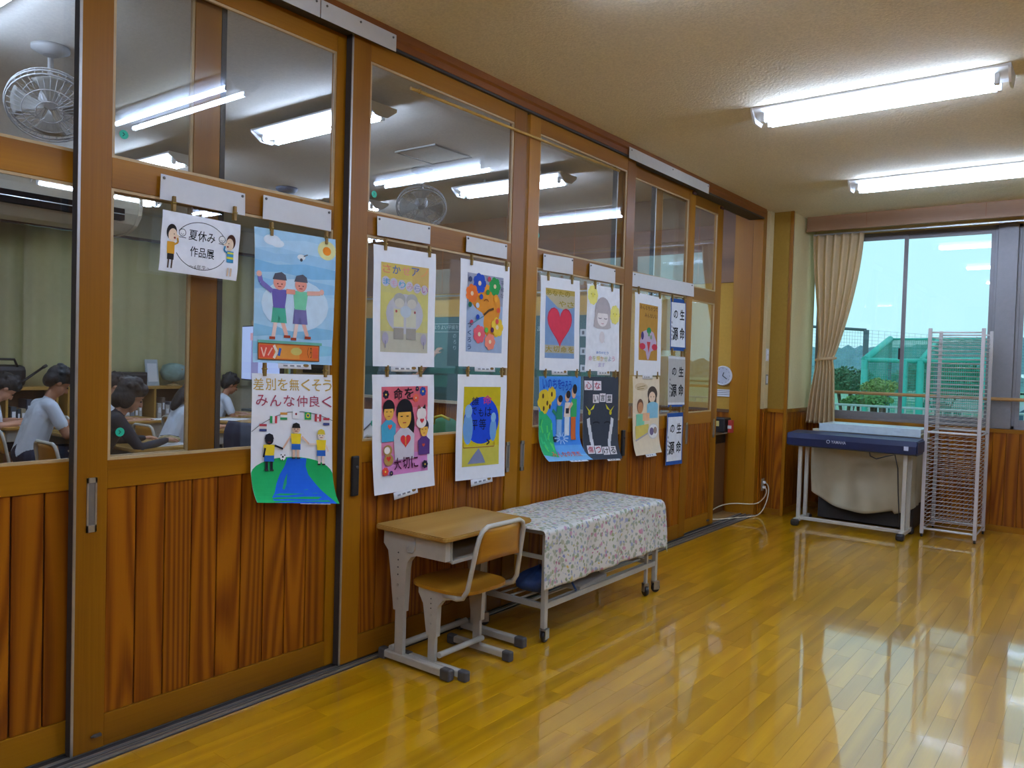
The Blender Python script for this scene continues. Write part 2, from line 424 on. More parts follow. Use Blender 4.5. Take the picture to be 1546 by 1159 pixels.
def pull(o, xf, y, z0, z1):
    """recessed silver finger pull"""
    L = o.location; w_ = .017
    h = empty('handle', Vector((xf, y, (z0+z1)/2))-L, parent=o); hz = (z1-z0)/2
    m_ = MB()
    m_.box((-.002, -w_, -hz), (.004, -w_+.006, hz)); m_.box((-.002, w_-.006, -hz), (.004, w_, hz))
    m_.box((-.002, -w_, hz-.018), (.004, w_, hz)); m_.box((-.002, -w_, -hz), (.004, w_, -hz+.024))
    m_.build('pull_frame', ALU, h)
    MB().box((-.001, -w_+.006, -hz+.024), (.0015, w_-.006, hz-.018)).build('pull_recess', mat('pull_shadow', '#7b746a', rough=.5, metal=.4), h)
def lock(o, xf, y, z0, z1):
    L = o.location
    h = MB().box(Vector((xf-.001, y-.02, z0))-L, Vector((xf+.016, y+.02, z1))-L, .005).build('lock_case', BLACK, o)
    MB().lathe([(.008, 0), (.008, .004), (.005, .006)], 12, 'X', Vector((xf+.016, y+.004, z0+(z1-z0)*.72))-L).build('lock_knob', DARKR, h)
d0 = door(1, .53, 1.775, -.09, 'leftmost sliding door, behind its neighbour, classroom pupils seen through its glass', 10, edge_l=False, edge_r=True, str_=.115)
d1 = door(2, 1.222, 2.43, -.045, 'sliding door with silver finger pull carrying the exhibition sign and earth poster', 9)
d2 = door(3, 2.358, 3.668, 0., 'sliding door with black lock behind the school desk', 10)
d3 = door(4, 3.692, 4.965, 0., 'sliding door carrying the heart and girl posters', 10, edge_l=False)
d4 = door(5, 4.79, 6.06, -.045, 'sliding door carrying the three calligraphy scrolls', 10)
d5 = door(6, 5.45, 6.745, -.09, 'farthest sliding door standing open beside the timber jamb', 10)
def pz(px, py, x): return onx(px, py, x)
p = pz(138, 762, -.045); pull(d1, -.045, p.y, pz(138, 803, -.045).z, pz(138, 721, -.045).z)
p = pz(766, 690, 0); pull(d2, 0, p.y, pz(766, 712, 0).z, pz(766, 667, 0).z)
p = pz(788, 690, 0); pull(d3, 0, p.y, pz(788, 710, 0).z, pz(788, 665, 0).z)
p = pz(1036, 655, -.045); pull(d4, -.045, p.y, pz(1036, 670, -.045).z, pz(1036, 638, -.045).z)
p = pz(1078, 645, -.09); pull(d5, -.09, p.y-.01, pz(1077, 660, -.09).z, pz(1077, 632, -.09).z)
p = pz(534, 718, 0); lock(d2, 0, p.y, pz(534, 748, 0).z, pz(534, 688, 0).z)
p = pz(939, 672, 0); lock(d3, 0, p.y, pz(939, 688, 0).z, pz(939, 649, 0).z)
MB().box((-.002, -.012, -.004), (.012, .014, .004)).tube([(.006, -.02, 0), (.006, .0, 0)], .004).build('floor_bolt', CAPS, d1, pz(145, 1109, -.045)-d1.location)
p = pz(1068, 785, -.09); MB().box((-.002, -.02, -.006), (.012, .02, .006)).build('floor_bolt', CAPS, d5, p-d5.location)
teal = mat('teal_sticker', '#18b08a', rough=.5)
def sticker(o, px, py, xf, r=.016):
    p = pz(px, py, xf-.0155); s_ = MB().lathe([(r, 0), (r, .0006)], 20, 'X').build('glass_sticker', teal, o, p-o.location)
    MB().tube([(.0012, -.004, .006), (.0012, .003, 0), (.0012, -.004, -.006)], .0016, 5).build('arrow_mark', mat('sticker_mark', '#0c5c50', rough=.5), s_)
sticker(d1, 187, 203, -.045); sticker(d1, 181, 652, -.045); sticker(d2, 565, 293, 0); sticker(d3, 812, 355, 0)
# roller brackets at the tops of the far doors
for dd, xf, px, py in ((d4, -.045, 1050, 297), (d5, -.09, 1090, 318)):
    p = pz(px, py, xf); MB().box((-.002, -.03, -.012), (.012, .03, .012), .003).build('roller_guide', mat('guide_brown', '#5a2f26', rough=.5), dd, Vector((xf, min(p.y, dd.location.y+.59), 2.83))-dd.location)
# ================================================================ POSTERS
_txt = {}
def text_mesh(s, bold=0.):
    """outline triangles of a string, normalised to its bounding box (0..1) -> verts, faces, aspect"""
    k = (s, bold)
    if k in _txt: return _txt[k]
    cu = bpy.data.curves.new('lettering', 'FONT'); cu.body = s; cu.size = 1; cu.resolution_u = 2; cu.offset = bold
    ob = bpy.data.objects.new('lettering', cu); col.objects.link(ob)
    dg = bpy.context.evaluated_depsgraph_get(); dg.update()
    me = bpy.data.meshes.new_from_object(ob.evaluated_get(dg))
    vs = [v.co.copy() for v in me.vertices]; fs = [tuple(p.vertices) for p in me.polygons]
    bpy.data.objects.remove(ob); bpy.data.curves.remove(cu); bpy.data.meshes.remove(me)
    if not vs: _txt[k] = ([], [], 1.); return _txt[k]
    x0 = min(v.x for v in vs); x1 = max(v.x for v in vs); y0 = min(v.y for v in vs); y1 = max(v.y for v in vs)
    W = max(x1-x0, 1e-4); H = max(y1-y0, 1e-4)
    _txt[k] = ([((v.x-x0)/W, (v.y-y0)/H) for v in vs], fs, W/H); return _txt[k]

class Art:
    """flat artwork in sheet coordinates: u 0..1 from left, v 0..1 from the bottom, asp = width/height"""
    def __init__(s, asp): s.bm = bmesh.new(); s.cl = s.bm.loops.layers.float_color.new('Col'); s.k = 0; s.asp = asp
    def _face(s, pts, c):
        f = s.bm.faces.new([s.bm.verts.new((p[0], p[1], s.k)) for p in pts])
        for l in f.loops: l[s.cl] = (*c, 1)
        return f
    def poly(s, pts, c): s.k += 1; s._face(pts, lin(c)); return s
    def rect(s, u0, v0, u1, v1, c): return s.poly([(u0, v0), (u1, v0), (u1, v1), (u0, v1)], c)
    def ell(s, u, v, ru, c, rv=None, n=20, a0=0, a1=360, jit=0.):
        rv = rv if rv is not None else ru*s.asp
        pts = []
        for i in range(n):
            a = R(a0+(a1-a0)*i/(n if a1-a0 >= 360 else n-1)); j = 1+(random.uniform(-jit, jit) if jit else 0)
            pts.append((u+ru*j*math.cos(a), v+rv*j*math.sin(a)))
        return s.poly(pts, c)
    def line(s, pts, w, c):
        """w in u units"""
        s.k += 1; c = lin(c)
        for (a, b), (d, e) in zip(pts, pts[1:]):
            dx, dy = (d-a), (e-b)/s.asp; L = math.hypot(dx, dy) or 1e-6; nx, ny = -dy/L*w/2, dx/L*w/2
            s._face([(a+nx, b+ny*s.asp), (a-nx, b-ny*s.asp), (d-nx, e-ny*s.asp), (d+nx, e+ny*s.asp)], c)
        return s
    def arc(s, u, v, ru, rv, a0, a1, w, c, n=24):
        return s.line([(u+ru*math.cos(R(a0+(a1-a0)*i/n)), v+rv*math.sin(R(a0+(a1-a0)*i/n))) for i in range(n+1)], w, c)
    def text(s, t, u0, v0, u1, v1, c, bold=0.):
        vs, fs, _ = text_mesh(t, bold); s.k += 1; c = lin(c)
        V = [s.bm.verts.new((u0+(u1-u0)*x, v0+(v1-v0)*y, s.k)) for x, y in vs]
        for f in fs:
            try: fc = s.bm.faces.new([V[i] for i in f])
            except ValueError: continue
            for l in fc.loops: l[s.cl] = (*c, 1)
        return s
    def chars(s, t, u0, v0, u1, v1, cols, bold=0., dv=0.):
        """characters evenly spaced between u0 and u1, colours cycling"""
        n = len(t); w_ = (u1-u0)/n
        for i, ch in enumerate(t):
            if ch == ' ': continue
            s.text(ch, u0+w_*(i+.08), v0+dv*i, u0+w_*(i+.92), v1+dv*i, cols[i % len(cols)], bold)
        return s
    def flower(s, u, v, r, c, cc='#f2d24a', n=7):
        for i in range(n): a = 2*math.pi*i/n; s.ell(u+r*.62*math.cos(a), v+r*.62*s.asp*math.sin(a), r*.42, c, n=8)
        return s.ell(u, v, r*.45, c, n=10).ell(u, v, r*.25, cc, n=8)
    def heart(s, u, v, r, c):
        pts = []
        for i in range(28):
            t = 2*math.pi*i/28; x = 16*math.sin(t)**3; y = 13*math.cos(t)-5*math.cos(2*t)-2*math.cos(3*t)-math.cos(4*t)
            pts.append((u+x/16*r, v+y/16*r*s.asp))
        return s.poly(pts, c)
class Sheet:
    """a hanging sheet spanned by four photo corners on the plane x = x0, with curl towards the room"""
    def __init__(s, x0, tl, tr, br, bl, curl=0., cv=.35, bow=.006, lift=0., skew=0., wave=.002):
        s.P = [onx(*c, x0) for c in (tl, tr, br, bl)]; s.curl, s.cv, s.bow, s.lift, s.skew, s.wave = curl, cv, bow, lift, skew, wave
        w_ = ((s.P[1]-s.P[0]).length+(s.P[2]-s.P[3]).length)/2; h = ((s.P[3]-s.P[0]).length+(s.P[2]-s.P[1]).length)/2
        s.asp = w_/h; s.w = w_; s.h = h; s.origin = (s.P[2]+s.P[3])/2
    def at(s, u, v, off=0.):
        p = (s.P[0]*(1-u)+s.P[1]*u)*v + (s.P[3]*(1-u)+s.P[2]*u)*(1-v)
        x = s.bow*math.sin(math.pi*min(max(v, 0), 1)) + s.wave*math.sin(v*9)
        if s.curl and v < s.cv:
            t = (s.cv-v)/s.cv; c = s.curl*(1+s.skew*(u-.5)*2)
            x += c*t*t; p = p+Vector((0, 0, abs(c)*.35*t*t*t))
        return p+Vector((x+off, 0, 0))-s.origin
    def paper(s, name, m=None, nu=1, nv=30):
        o = MB().grid(lambda u, v: s.at(u, v), nu, nv).build(name, m or PAPER, None, s.origin)
        for p_ in o.data.polygons: p_.use_smooth = False
        solid(o, .0006, -1 if 0 else 0); return o
    def art(s, o, art, name='artwork', base=.0012, step=.00009):
        bm = art.bm
        bmesh.ops.triangulate(bm, faces=[f for f in bm.faces if len(f.verts) > 4])
        for i in range(1, 30):
            g = bm.verts[:]+bm.edges[:]+bm.faces[:]
            bmesh.ops.bisect_plane(bm, geom=g, plane_co=(0, i/30, 0), plane_no=(0, 1, 0))
        for v in bm.verts:      # follow the sheet's own facets exactly
            j = min(max(int(v.co.y*30+1e-4), 0), 29); t = v.co.y*30-j
            v.co = s.at(v.co.x, j/30).lerp(s.at(v.co.x, (j+1)/30), t)+Vector((base+step*v.co.z, 0, 0))
        for f in bm.faces: f.smooth = False
        bmesh.ops.triangulate(bm, faces=[f for f in bm.faces if len(f.verts) > 4])
        me = bpy.data.meshes.new(name); bm.to_mesh(me); bm.free(); me.materials.append(printed())
        return add(name, me, o)
    def name_tag(s, o, u0, u1, drop=.06, badge=True, into=.01, tilt=0.):
        """small paper name tag stuck behind the lower edge"""
        def f(u, v):
            uu = u0+(u1-u0)*u; return s.at(uu, into-(into+drop)*(1-v)+tilt*(u-.5), -.0016)
        t = MB().grid(f, 2, 2).build('name_tag', PAPER, o); solid(t, .0005, 0)
        a = Art(1)
        def g(u, v, k): q = f(u, v); return q+Vector((.0007+k*.0001, 0, 0))
        for k in range(3): a.rect(.15+.2*k, .35, .28+.2*k, .6, '#8c8c90')
        if badge: a.ell(.84, .6, .09, '#8a6a3a', rv=.26, n=10)
        for v in a.bm.verts: v.co = g(v.co.x, v.co.y, v.co.z)
        me = bpy.data.meshes.new('tag_writing'); a.bm.to_mesh(me); a.bm.free(); me.materials.append(printed()); add('tag_writing', me, t)

WOODCLIP = mat('clip_wood', '#8a6a2c', rough=.6, var=.15)
_h = .021
_half = MB().prism([(-.0045, -.022), (.0045, -.022), (.0052, .0), (.0042, .022), (-.0042, .022), (-.0052, .0)], .0016, .0056, axis='x').mesh('jaw', WOODCLIP)
_half2 = MB().prism([(-.0045, -.022), (.0045, -.022), (.0052, .0), (.0042, .022), (-.0042, .022), (-.0052, .0)], -.0056, -.0016, axis='x').mesh('jaw', WOODCLIP)
_spr = MB().tube([(.0064, -.006, .002), (.0064, .006, .002)], .0024, 8).tube([(-.0064, -.006, .002), (-.0064, .006, .002)], .0024, 8).tube([(.0064, .0058, .002), (-.0064, .0058, .002)], .001, 6).mesh('spring', mat('brass_spring', '#a58a3c', rough=.35, metal=.7))
def clip(p, what):
    o = empty('wooden_clip', p)
    o.scale = (1.25, 1.25, 1.25)
    add('jaw', _half, o); add('jaw', _half2, o); add('spring', _spr, o)
    tag(o, what, 'clip', 'wooden clips holding the posters')
    return o
def card(x0, tl, tr, br, bl, label, pins=True):
    s = Sheet(x0, tl, tr, br, bl, bow=0., wave=0.); o = s.paper('white_card', WHITEP, 1, 1); o.modifiers[0].thickness = .002
    tag(o, label, 'card', 'blank white hanging cards')
    if pins:
        for u in (.035, .965):
            MB().lathe([(.0055, 0), (.0055, .003), (.003, .006)], 10, 'X', s.at(u, .86, .001)).build('pin', mat('pin_grey', '#6d6a66', rough=.4, metal=.5), o)
    return s
def poster(name, x0, c, label, **k):
    s = Sheet(x0, *c, **k); o = s.paper(name, k.pop('m', None) if False else None); tag(o, label, 'poster'); return s, o
X1, X2, X4 = -.033, .012, -.033
K1 = card(X1, (243, 262), (370, 292.5), (369.8, 325.6), (241.4, 300), 'blank white card pinned above the summer exhibition sign')
K2 = card(X1, (398, 294), (500, 317), (499.6, 349), (396.6, 329.7), 'blank white card pinned above the blue sky poster')
K3 = card(X2, (569.6, 325.8), (650, 341.5), (649, 368.4), (569.6, 355), 'blank white card pinned above the pale yellow poster')
K4 = card(X2, (704.5, 356), (765.5, 369), (765, 391), (703.8, 379.7), 'blank white card pinned above the orange continent poster')
K5 = card(X2, (820.8, 382.6), (865.2, 390), (864.8, 414.4), (819.9, 407.5), 'blank white card pinned above the red heart poster')
K6 = card(X2, (890.5, 397), (929, 406.7), (928.6, 428), (890, 420.7), 'blank white card pinned above the pencil girl poster')
K7 = card(X4, (954.3, 410.5), (1047.4, 428.5), (1047.4, 448), (953.5, 431.8), 'long grey-white strip pinned above the calligraphy scrolls')
PX1, PX2, PX4 = -.030, .016, -.030

# -- sign
s, o = poster('exhibition_sign', PX1, ((245.6, 316), (363, 339.4), (356.5, 424), (239, 407.6)), 'white exhibition sign with two cartoon children and black lettering', bow=.003)
SIGN = s; o['category'] = 'sign'
a = Art(s.asp)
a.rect(.01, .015, .99, .985, '#eef0f2')
a.arc(.5, .5, .34, .40, 25, 150, .008, '#333333'); a.arc(.5, .5, .34, .40, 205, 335, .008, '#333333')
a.text('夏休み', .33, .58, .67, .76, '#1d1d1d', .008); a.text('作品展', .36, .30, .67, .48, '#1d1d1d', .008); a.text('〜6年生〜', .36, .10, .64, .18, '#444444')
for u in (.25, .76):
    a.ell(u, .68, .045, '#555555'); a.ell(u, .68, .037, '#f4f4f2'); a.arc(u, .68, .02, .03, 200, 340, .005, '#555555'); a.line([(u-.04, .6), (u+.05, .6)], .008, '#555555')
for u, sh, hair in ((.12, '#d79a2a', '#2a2320'), (.88, '#3f8fb8', '#4a2a1e')):
    a.ell(u, .66, .062, hair, rv=.13); a.ell(u+(.015 if u < .5 else -.015), .61, .052, '#f0d5b5', rv=.11)
    a.rect(u-.045, .30, u+.045, .50, sh); 
    if u > .5: a.rect(u-.045, .36, u+.045, .40, '#d8cf3c'); a.rect(u-.045, .45, u+.045, .48, '#d8cf3c')
    else: a.rect(u-.04, .20, u+.04, .30, '#332c28')
    a.rect(u-.03, .06, u-.012, .20, '#5a4636' if u < .5 else '#e2c3a0'); a.rect(u+.012, .06, u+.03, .20, '#5a4636' if u < .5 else '#e2c3a0')
    d = 1 if u < .5 else -1
    a.line([(u+.04*d, .46), (u+.085*d, .5), (u+.075*d, .58)], .02, sh); a.ell(u+.075*d, .6, .018, '#f0d5b5')
    a.ell(u+.03*d, .63, .006, '#222222'); a.ell(u+.04*d, .57, .012, '#9a3a30')
s.art(o, a, 'printed_sign')
clip(K1.at(.145, -.10, .004)+K1.origin, 'wooden clip at the left top corner of the exhibition sign'); clip(K1.at(.86, .0, .004)+K1.origin, 'wooden clip at the right top corner of the exhibition sign')

def clips(S, us, v, name, where='top'):
    for u, side in zip(us, ('left', 'right')):
        clip(S.at(u, v, .004)+S.origin, 'wooden clip on the %s %s edge of the %s' % (side, where, name))
def kid(a, u, v, h, shirt, pants, skin, hair, arms=(1, 1), shoe='#333333'):
    """simple painted figure standing with feet at v, height h"""
    w_ = h*a.asp*0+h*.18/a.asp*1.0 if False else h/a.asp*.16
    a.rect(u-w_*.75, v, u-w_*.2, v+h*.3, skin); a.rect(u+w_*.2, v, u+w_*.75, v+h*.3, skin)
    a.rect(u-w_, v+h*.25, u+w_, v+h*.45, pants); a.poly([(u-w_*.95, v+h*.42), (u+w_*.95, v+h*.42), (u+w_*1.15, v+h*.72), (u-w_*1.15, v+h*.72)], shirt)
    a.ell(u, v+h*.85, w_*.85, skin, rv=h*.13); a.poly([(u-w_*.95, v+h*.88), (u+w_*.95, v+h*.88), (u+w_*.7, v+h*1.0), (u, v+h*1.04), (u-w_*.7, v+h*1.0)], hair)
    for du in (-.35, .35): a.ell(u+w_*du, v+h*.85, w_*.1, '#222222', n=8)
    a.line([(u-w_*.3, v+h*.79), (u+w_*.3, v+h*.79)], w_*.12, '#8a3030')
    a.rect(u-w_*.9, v-h*.015, u-w_*.15, v+h*.03, shoe); a.rect(u+w_*.15, v-h*.015, u+w_*.9, v+h*.03, shoe)

# -- blue sky poster
s, o = poster('sky_poster', PX1, ((383.6, 341.6), (506, 361.5), (498, 552.5), (379, 548)), 'watercolour poster of two boys arm in arm under a blue sky', bow=.012, curl=.012, cv=.2)
a = Art(s.asp)
a.rect(.0, .0, 1, 1, '#a9d3ea')
for v, c in ((.9, '#b9dcf0'), (.80, '#9fcbe6'), (.72, '#86bfe2'), (.6, '#95c7e6'), (.5, '#b3d9ee'), (.4, '#a7d2ea'), (.25, '#8cc4e2'), (.12, '#8fcbe0')):
    a.poly([(0, v-.05), (.3, v-.03), (.7, v-.06), (1, v-.04), (1, v+.03), (.6, v+.05), (.25, v+.02), (0, v+.045)], c)
a.ell(.2, .92, .1, '#e4eff6', rv=.04); a.ell(.26, .9, .08, '#e4eff6', rv=.03); a.ell(.55, .82, .05, '#e9f1f5', rv=.022); a.ell(.55, .80, .018, '#4a4a52', n=8); a.line([(.58, .83), (.63, .845)], .012, '#6a6a70')
a.ell(.88, .9, .12, '#e6e2a0', rv=.075); a.ell(.88, .895, .055, '#ee8a22', rv=.034)
a.ell(.5, .45, .42, '#cfe6f3', rv=.20)
for u, sh, pa, top in ((.29, '#6f62a8', '#4fae8e', .70), (.55, '#7fd0a4', '#7a74a4', .66)):
    sk = '#e79a86'; w_ = .065
    a.line([(u-w_*.5, .34), (u-w_*.9, .20)], .045, '#f0d2c4'); a.line([(u+w_*.5, .34), (u+w_*1.6, .22)], .045, '#eab5a2')
    a.poly([(u-.09, .31), (u-.02, .31), (u, .37), (u+.03, .31), (u+.1, .31), (u+.075, .43), (u-.075, .43)], pa)
    a.poly([(u-.07, .42), (u+.07, .42), (u+.095, .56), (u-.095, .56)], sh)
    a.ell(u, .61, .075, sk, rv=.055); a.poly([(u-.085, .63), (u+.085, .63), (u+.07, .67), (u+.02, .69), (u-.06, .675)], '#5b5a62')
    a.line([(u-.03, .60), (u-.015, .60)], .012, '#542c28'); a.line([(u+.02, .60), (u+.035, .60)], .012, '#542c28'); a.line([(u-.02, .58), (u+.02, .58)], .01, '#b04038')
    a.rect(u-.105, .185, u-.035, .205, '#a5442a'); a.rect(u+.07, .20, u+.15, .22, '#a5442a')
a.line([(.20, .54), (.07, .60), (.05, .65)], .05, '#7d72b4'); a.ell(.045, .66, .03, '#eab5a2'); a.line([(.37, .55), (.48, .55)], .05, '#e79a86'); a.line([(.63, .55), (.80, .56)], .045, '#e9b29e'); a.ell(.82, .57, .03, '#eab5a2')
a.rect(.05, .155, .85, .175, '#6fb29a'); a.rect(.05, .025, .82, .155, '#7a3a1c'); a.rect(.06, .032, .81, .148, '#d8752c')
a.rect(.07, .04, .24, .14, '#d94f3a'); a.rect(.28, .04, .56, .14, '#dc9440'); a.line([(.24, .14), (.28, .09), (.24, .04)], .03, '#e8dcc8'); a.line([(.3, .06), (.32, .12)], .03, '#3a62b0'); a.ell(.52, .10, .07, '#c6b766', rv=.03); a.text('くろ', .66, .05, .72, .14, '#3a2a20'); a.rect(.73, .05, .80, .14, '#d85a34')
a.line([(.09, .12), (.12, .05), (.15, .12)], .015, '#f0c0a8'); a.line([(.17, .06), (.22, .12)], .015, '#f0c0a8')
s.art(o, a); s.name_tag(o, .30, .72, .045)
clips(s, (.19, .87), 1.0, 'blue sky poster'); SKY = s
# -- earth poster
s, o = poster('earth_poster', PX1, ((380, 563), (501, 566), (500, 764), (376, 763)), 'poster of three children in yellow shirts on a green and blue globe under flags', curl=.055, cv=.30)
a = Art(s.asp)
a.poly([(0, 0), (1, 0), (1, .24)]+[(.5+.5*math.cos(R(q)), .24+.135*math.sin(R(q))) for q in range(8, 180, 12)]+[(0, .20)], '#1fae5e')
a.poly([(.20, .0), (.97, .0), (.93, .04), (.82, .12), (.75, .18), (.68, .243), (.65, .306), (.66, .365), (.42, .367), (.40, .32), (.38, .293), (.33, .243), (.28, .17), (.24, .10), (.19, .05)], '#1d63d6')
a.poly([(.34, .13), (.38, .2), (.42, .25), (.40, .17), (.36, .12)], '#29a877')
a.chars('差別を無くそう', .0, .875, 1.0, .965, ['#c9a54e'], 0.004, 0.0); a.chars('みんな仲良く', .03, .755, 1.0, .84, ['#b24a5e'], .004)
a.line([(.0, .56), (.1, .615), (.25, .675), (.42, .712), (.6, .718), (.8, .70), (1.0, .655)], .006, '#555555')
for u, v, cs in ((.13, .60, ('#b8444e', '#e8e0dc', '#3c4a7e')), (.25, .655, ('#2e9a58', '#f2f2ee', '#c8404a')), (.37, .69, ('#d89a4a', '#f2f2ee', '#3a9a5c')), (.52, .70, ('#f4f4f2', '#f4f4f2', '#f4f4f2')), (.67, .695, ('#2ea35a', '#2ea35a', '#2ea35a')), (.80, .675, ('#c0404a', '#f2e8e6', '#c0404a')), (.91, .655, ('#b8444e', '#e8e0dc', '#46508a'))):
    vert = u in (.25, .80)
    for k in range(3):
        if vert: a.rect(u-.042+.028*k, v-.028, u-.014+.028*k, v+.026, cs[k])
        else: a.rect(u-.042, v+.012-.019*k-.01, u+.042, v+.03-.019*k-.01, cs[k])
    if u == .67: a.ell(u, v-.005, .026, '#e6d23c'); a.ell(u, v-.005, .013, '#2a52a0')
    if u == .52: a.ell(u, v, .012, '#a03038')
    if u == .80: a.ell(u, v, .01, '#c0404a')
for u, v, h, sk, hr in ((.20, .27, .27, '#23222a', '#23222a'), (.52, .365, .26, '#e8bfa0', '#2a2624'), (.84, .32, .26, '#f0dccb', '#d8bf3a')):
    kid(a, u, v, h, '#f0d22a', '#2f6ac0', sk, hr)
a.line([(.26, .46), (.36, .435)], .02, '#23222a'); a.line([(.45, .53), (.36, .44)], .02, '#e8bfa0'); a.line([(.59, .53), (.68, .475)], .02, '#e8bfa0'); a.line([(.68, .475), (.78, .475)], .016, '#f0dccb'); a.line([(.15, .44), (.13, .37)], .02, '#23222a'); a.line([(.90, .47), (.93, .42)], .02, '#f0dccb')
a.ell(.355, .375, .035, '#f2f2f2'); a.ell(.355, .375, .012, '#222222', n=6); a.ell(.335, .39, .008, '#222222', n=6); a.ell(.378, .388, .008, '#222222', n=6); a.ell(.35, .353, .008, '#222222', n=6)
s.art(o, a); s.name_tag(o, .5, .88, .01)
clips(s, (.14, .90), 1.03, 'flag and globe poster')
# -- pale yellow poster
s, o = poster('yellow_poster', PX2, ((563.6, 368), (657.8, 383.5), (653.3, 555), (560.6, 553.6)), 'pale yellow faded poster with two grey figures in a white border', curl=.01, cv=.3)
a = Art(s.asp); u0, u1, v0, v1 = .11, .875, .125, .865
a.rect(u0, v0, u1, v1, '#c9c177'); a.rect(u0, v0, u1, .30, '#bdb9a2'); a.rect(u0, .40, u1, .62, '#cdc471'); a.rect(u0, .74, u1, v1, '#ccb45c')
a.poly([(.6, .70), (u1, .68), (u1, v1), (.6, v1)], '#c8a860')
a.chars('さかせアノ', u0+.01, .78, u1, .85, ['#d07a60', '#4a64a0', '#dd8a7e', '#4a62a0', '#d8985c'], .01)
for i in range(6): a.ell(u0+.07+.125*i, .71-.008*i, .06, '#c6c0cc', rv=.042)
a.chars('まもりみらい', u0+.02, .685, u1, .735, ['#4a9ac8', '#d8a0b4', '#4aa6c8', '#c89aa0', '#8a98b8', '#b06a9a'], .01, -.008)
a.ell(.49, .45, .30, '#bdbcc0', rv=.17)
for u in (.40, .60):
    a.ell(u, .57, .095, '#a8a69e', rv=.055); a.ell(u, .54, .075, '#c9c4b4', rv=.04); a.rect(u-.09, .34, u+.07, .49, '#cfca9a' if u < .5 else '#c8c6ae'); a.rect(u-.09, .235, u+.07, .33, '#9a9488')
a.ell(.50, .47, .09, '#b9c4cc', rv=.05); a.ell(.35, .47, .016, '#b05048'); a.ell(.65, .47, .016, '#a04a50')
for u in (.18, .80): a.ell(u, .24, .05, '#aaa4b4', rv=.05); a.line([(u, .16), (u, .22)], .012, '#7a7a90')
s.art(o, a); s.name_tag(o, .28, .72, .045); clips(s, (.17, .88), 1.01, 'pale yellow poster'); YEL = s
# -- continent poster
s, o = poster('continent_poster', PX2, ((695.3, 389.3), (769, 403), (764, 556), (690.4, 553.6)), 'poster of an orange continent covered with flower portraits in a white border', curl=.008, cv=.3)
a = Art(s.asp); u0, u1, v0, v1 = .13, .865, .145, .88
a.rect(u0, v0, u1, v1, '#9fb2cc'); a.rect(u0, .6, u1, v1, '#9c9fae')
a.poly([(.16, .66), (.2, .74), (.35, .77), (.45, .80), (.55, .79), (.70, .74), (.80, .66), (.82, .56), (.78, .46), (.74, .36), (.68, .29), (.58, .28), (.50, .33), (.47, .42), (.48, .48), (.44, .52), (.36, .54), (.28, .57), (.2, .62)], '#e0902c')
for u, v, r_, c in ((.37, .795, .13, '#2c50b4'), (.68, .785, .12, '#2f9a4c'), (.22, .69, .12, '#e6742e'), (.75, .395, .13, '#e8c13a'), (.38, .315, .12, '#e2606a'), (.60, .25, .11, '#ee8a70')):
    a.flower(u, v, r_, c, '#f0d8b0')
for u, v, c in ((.40, .67, '#2a4ea8'), (.53, .72, '#3a8a3a'), (.70, .66, '#eaa030'), (.76, .56, '#e25a38'), (.74, .45, '#e2584a'), (.33, .585, '#c9d2da'), (.34, .475, '#2748a8'), (.52, .36, '#58b048'), (.64, .365, '#5a2a4a'), (.18, .585, '#286a50'), (.22, .42, '#c04058'), (.17, .82, '#404a70'), (.55, .845, '#c04a5a')):
    a.ell(u, v, .035, c)
a.line([(.46, .50), (.56, .55), (.66, .57)], .03, '#5a3a1c'); a.line([(.20, .40), (.46, .49)], .014, '#5a8a96'); a.arc(.5, .62, .05, .03, 20, 160, .012, '#8a4a18')
for i, ch in enumerate('つくろう'): a.text(ch, u0+.01, .37-.068*i, u0+.085, .415-.068*i, '#2c3c64', .01)
for i, ch in enumerate('平和な'): a.text(ch, .79, .80-.06*i, .85, .845-.06*i, '#4a4a58', .0)
s.art(o, a); s.name_tag(o, .32, .74, .045); clips(s, (.2, .92), 1.0, 'orange continent poster'); CON = s
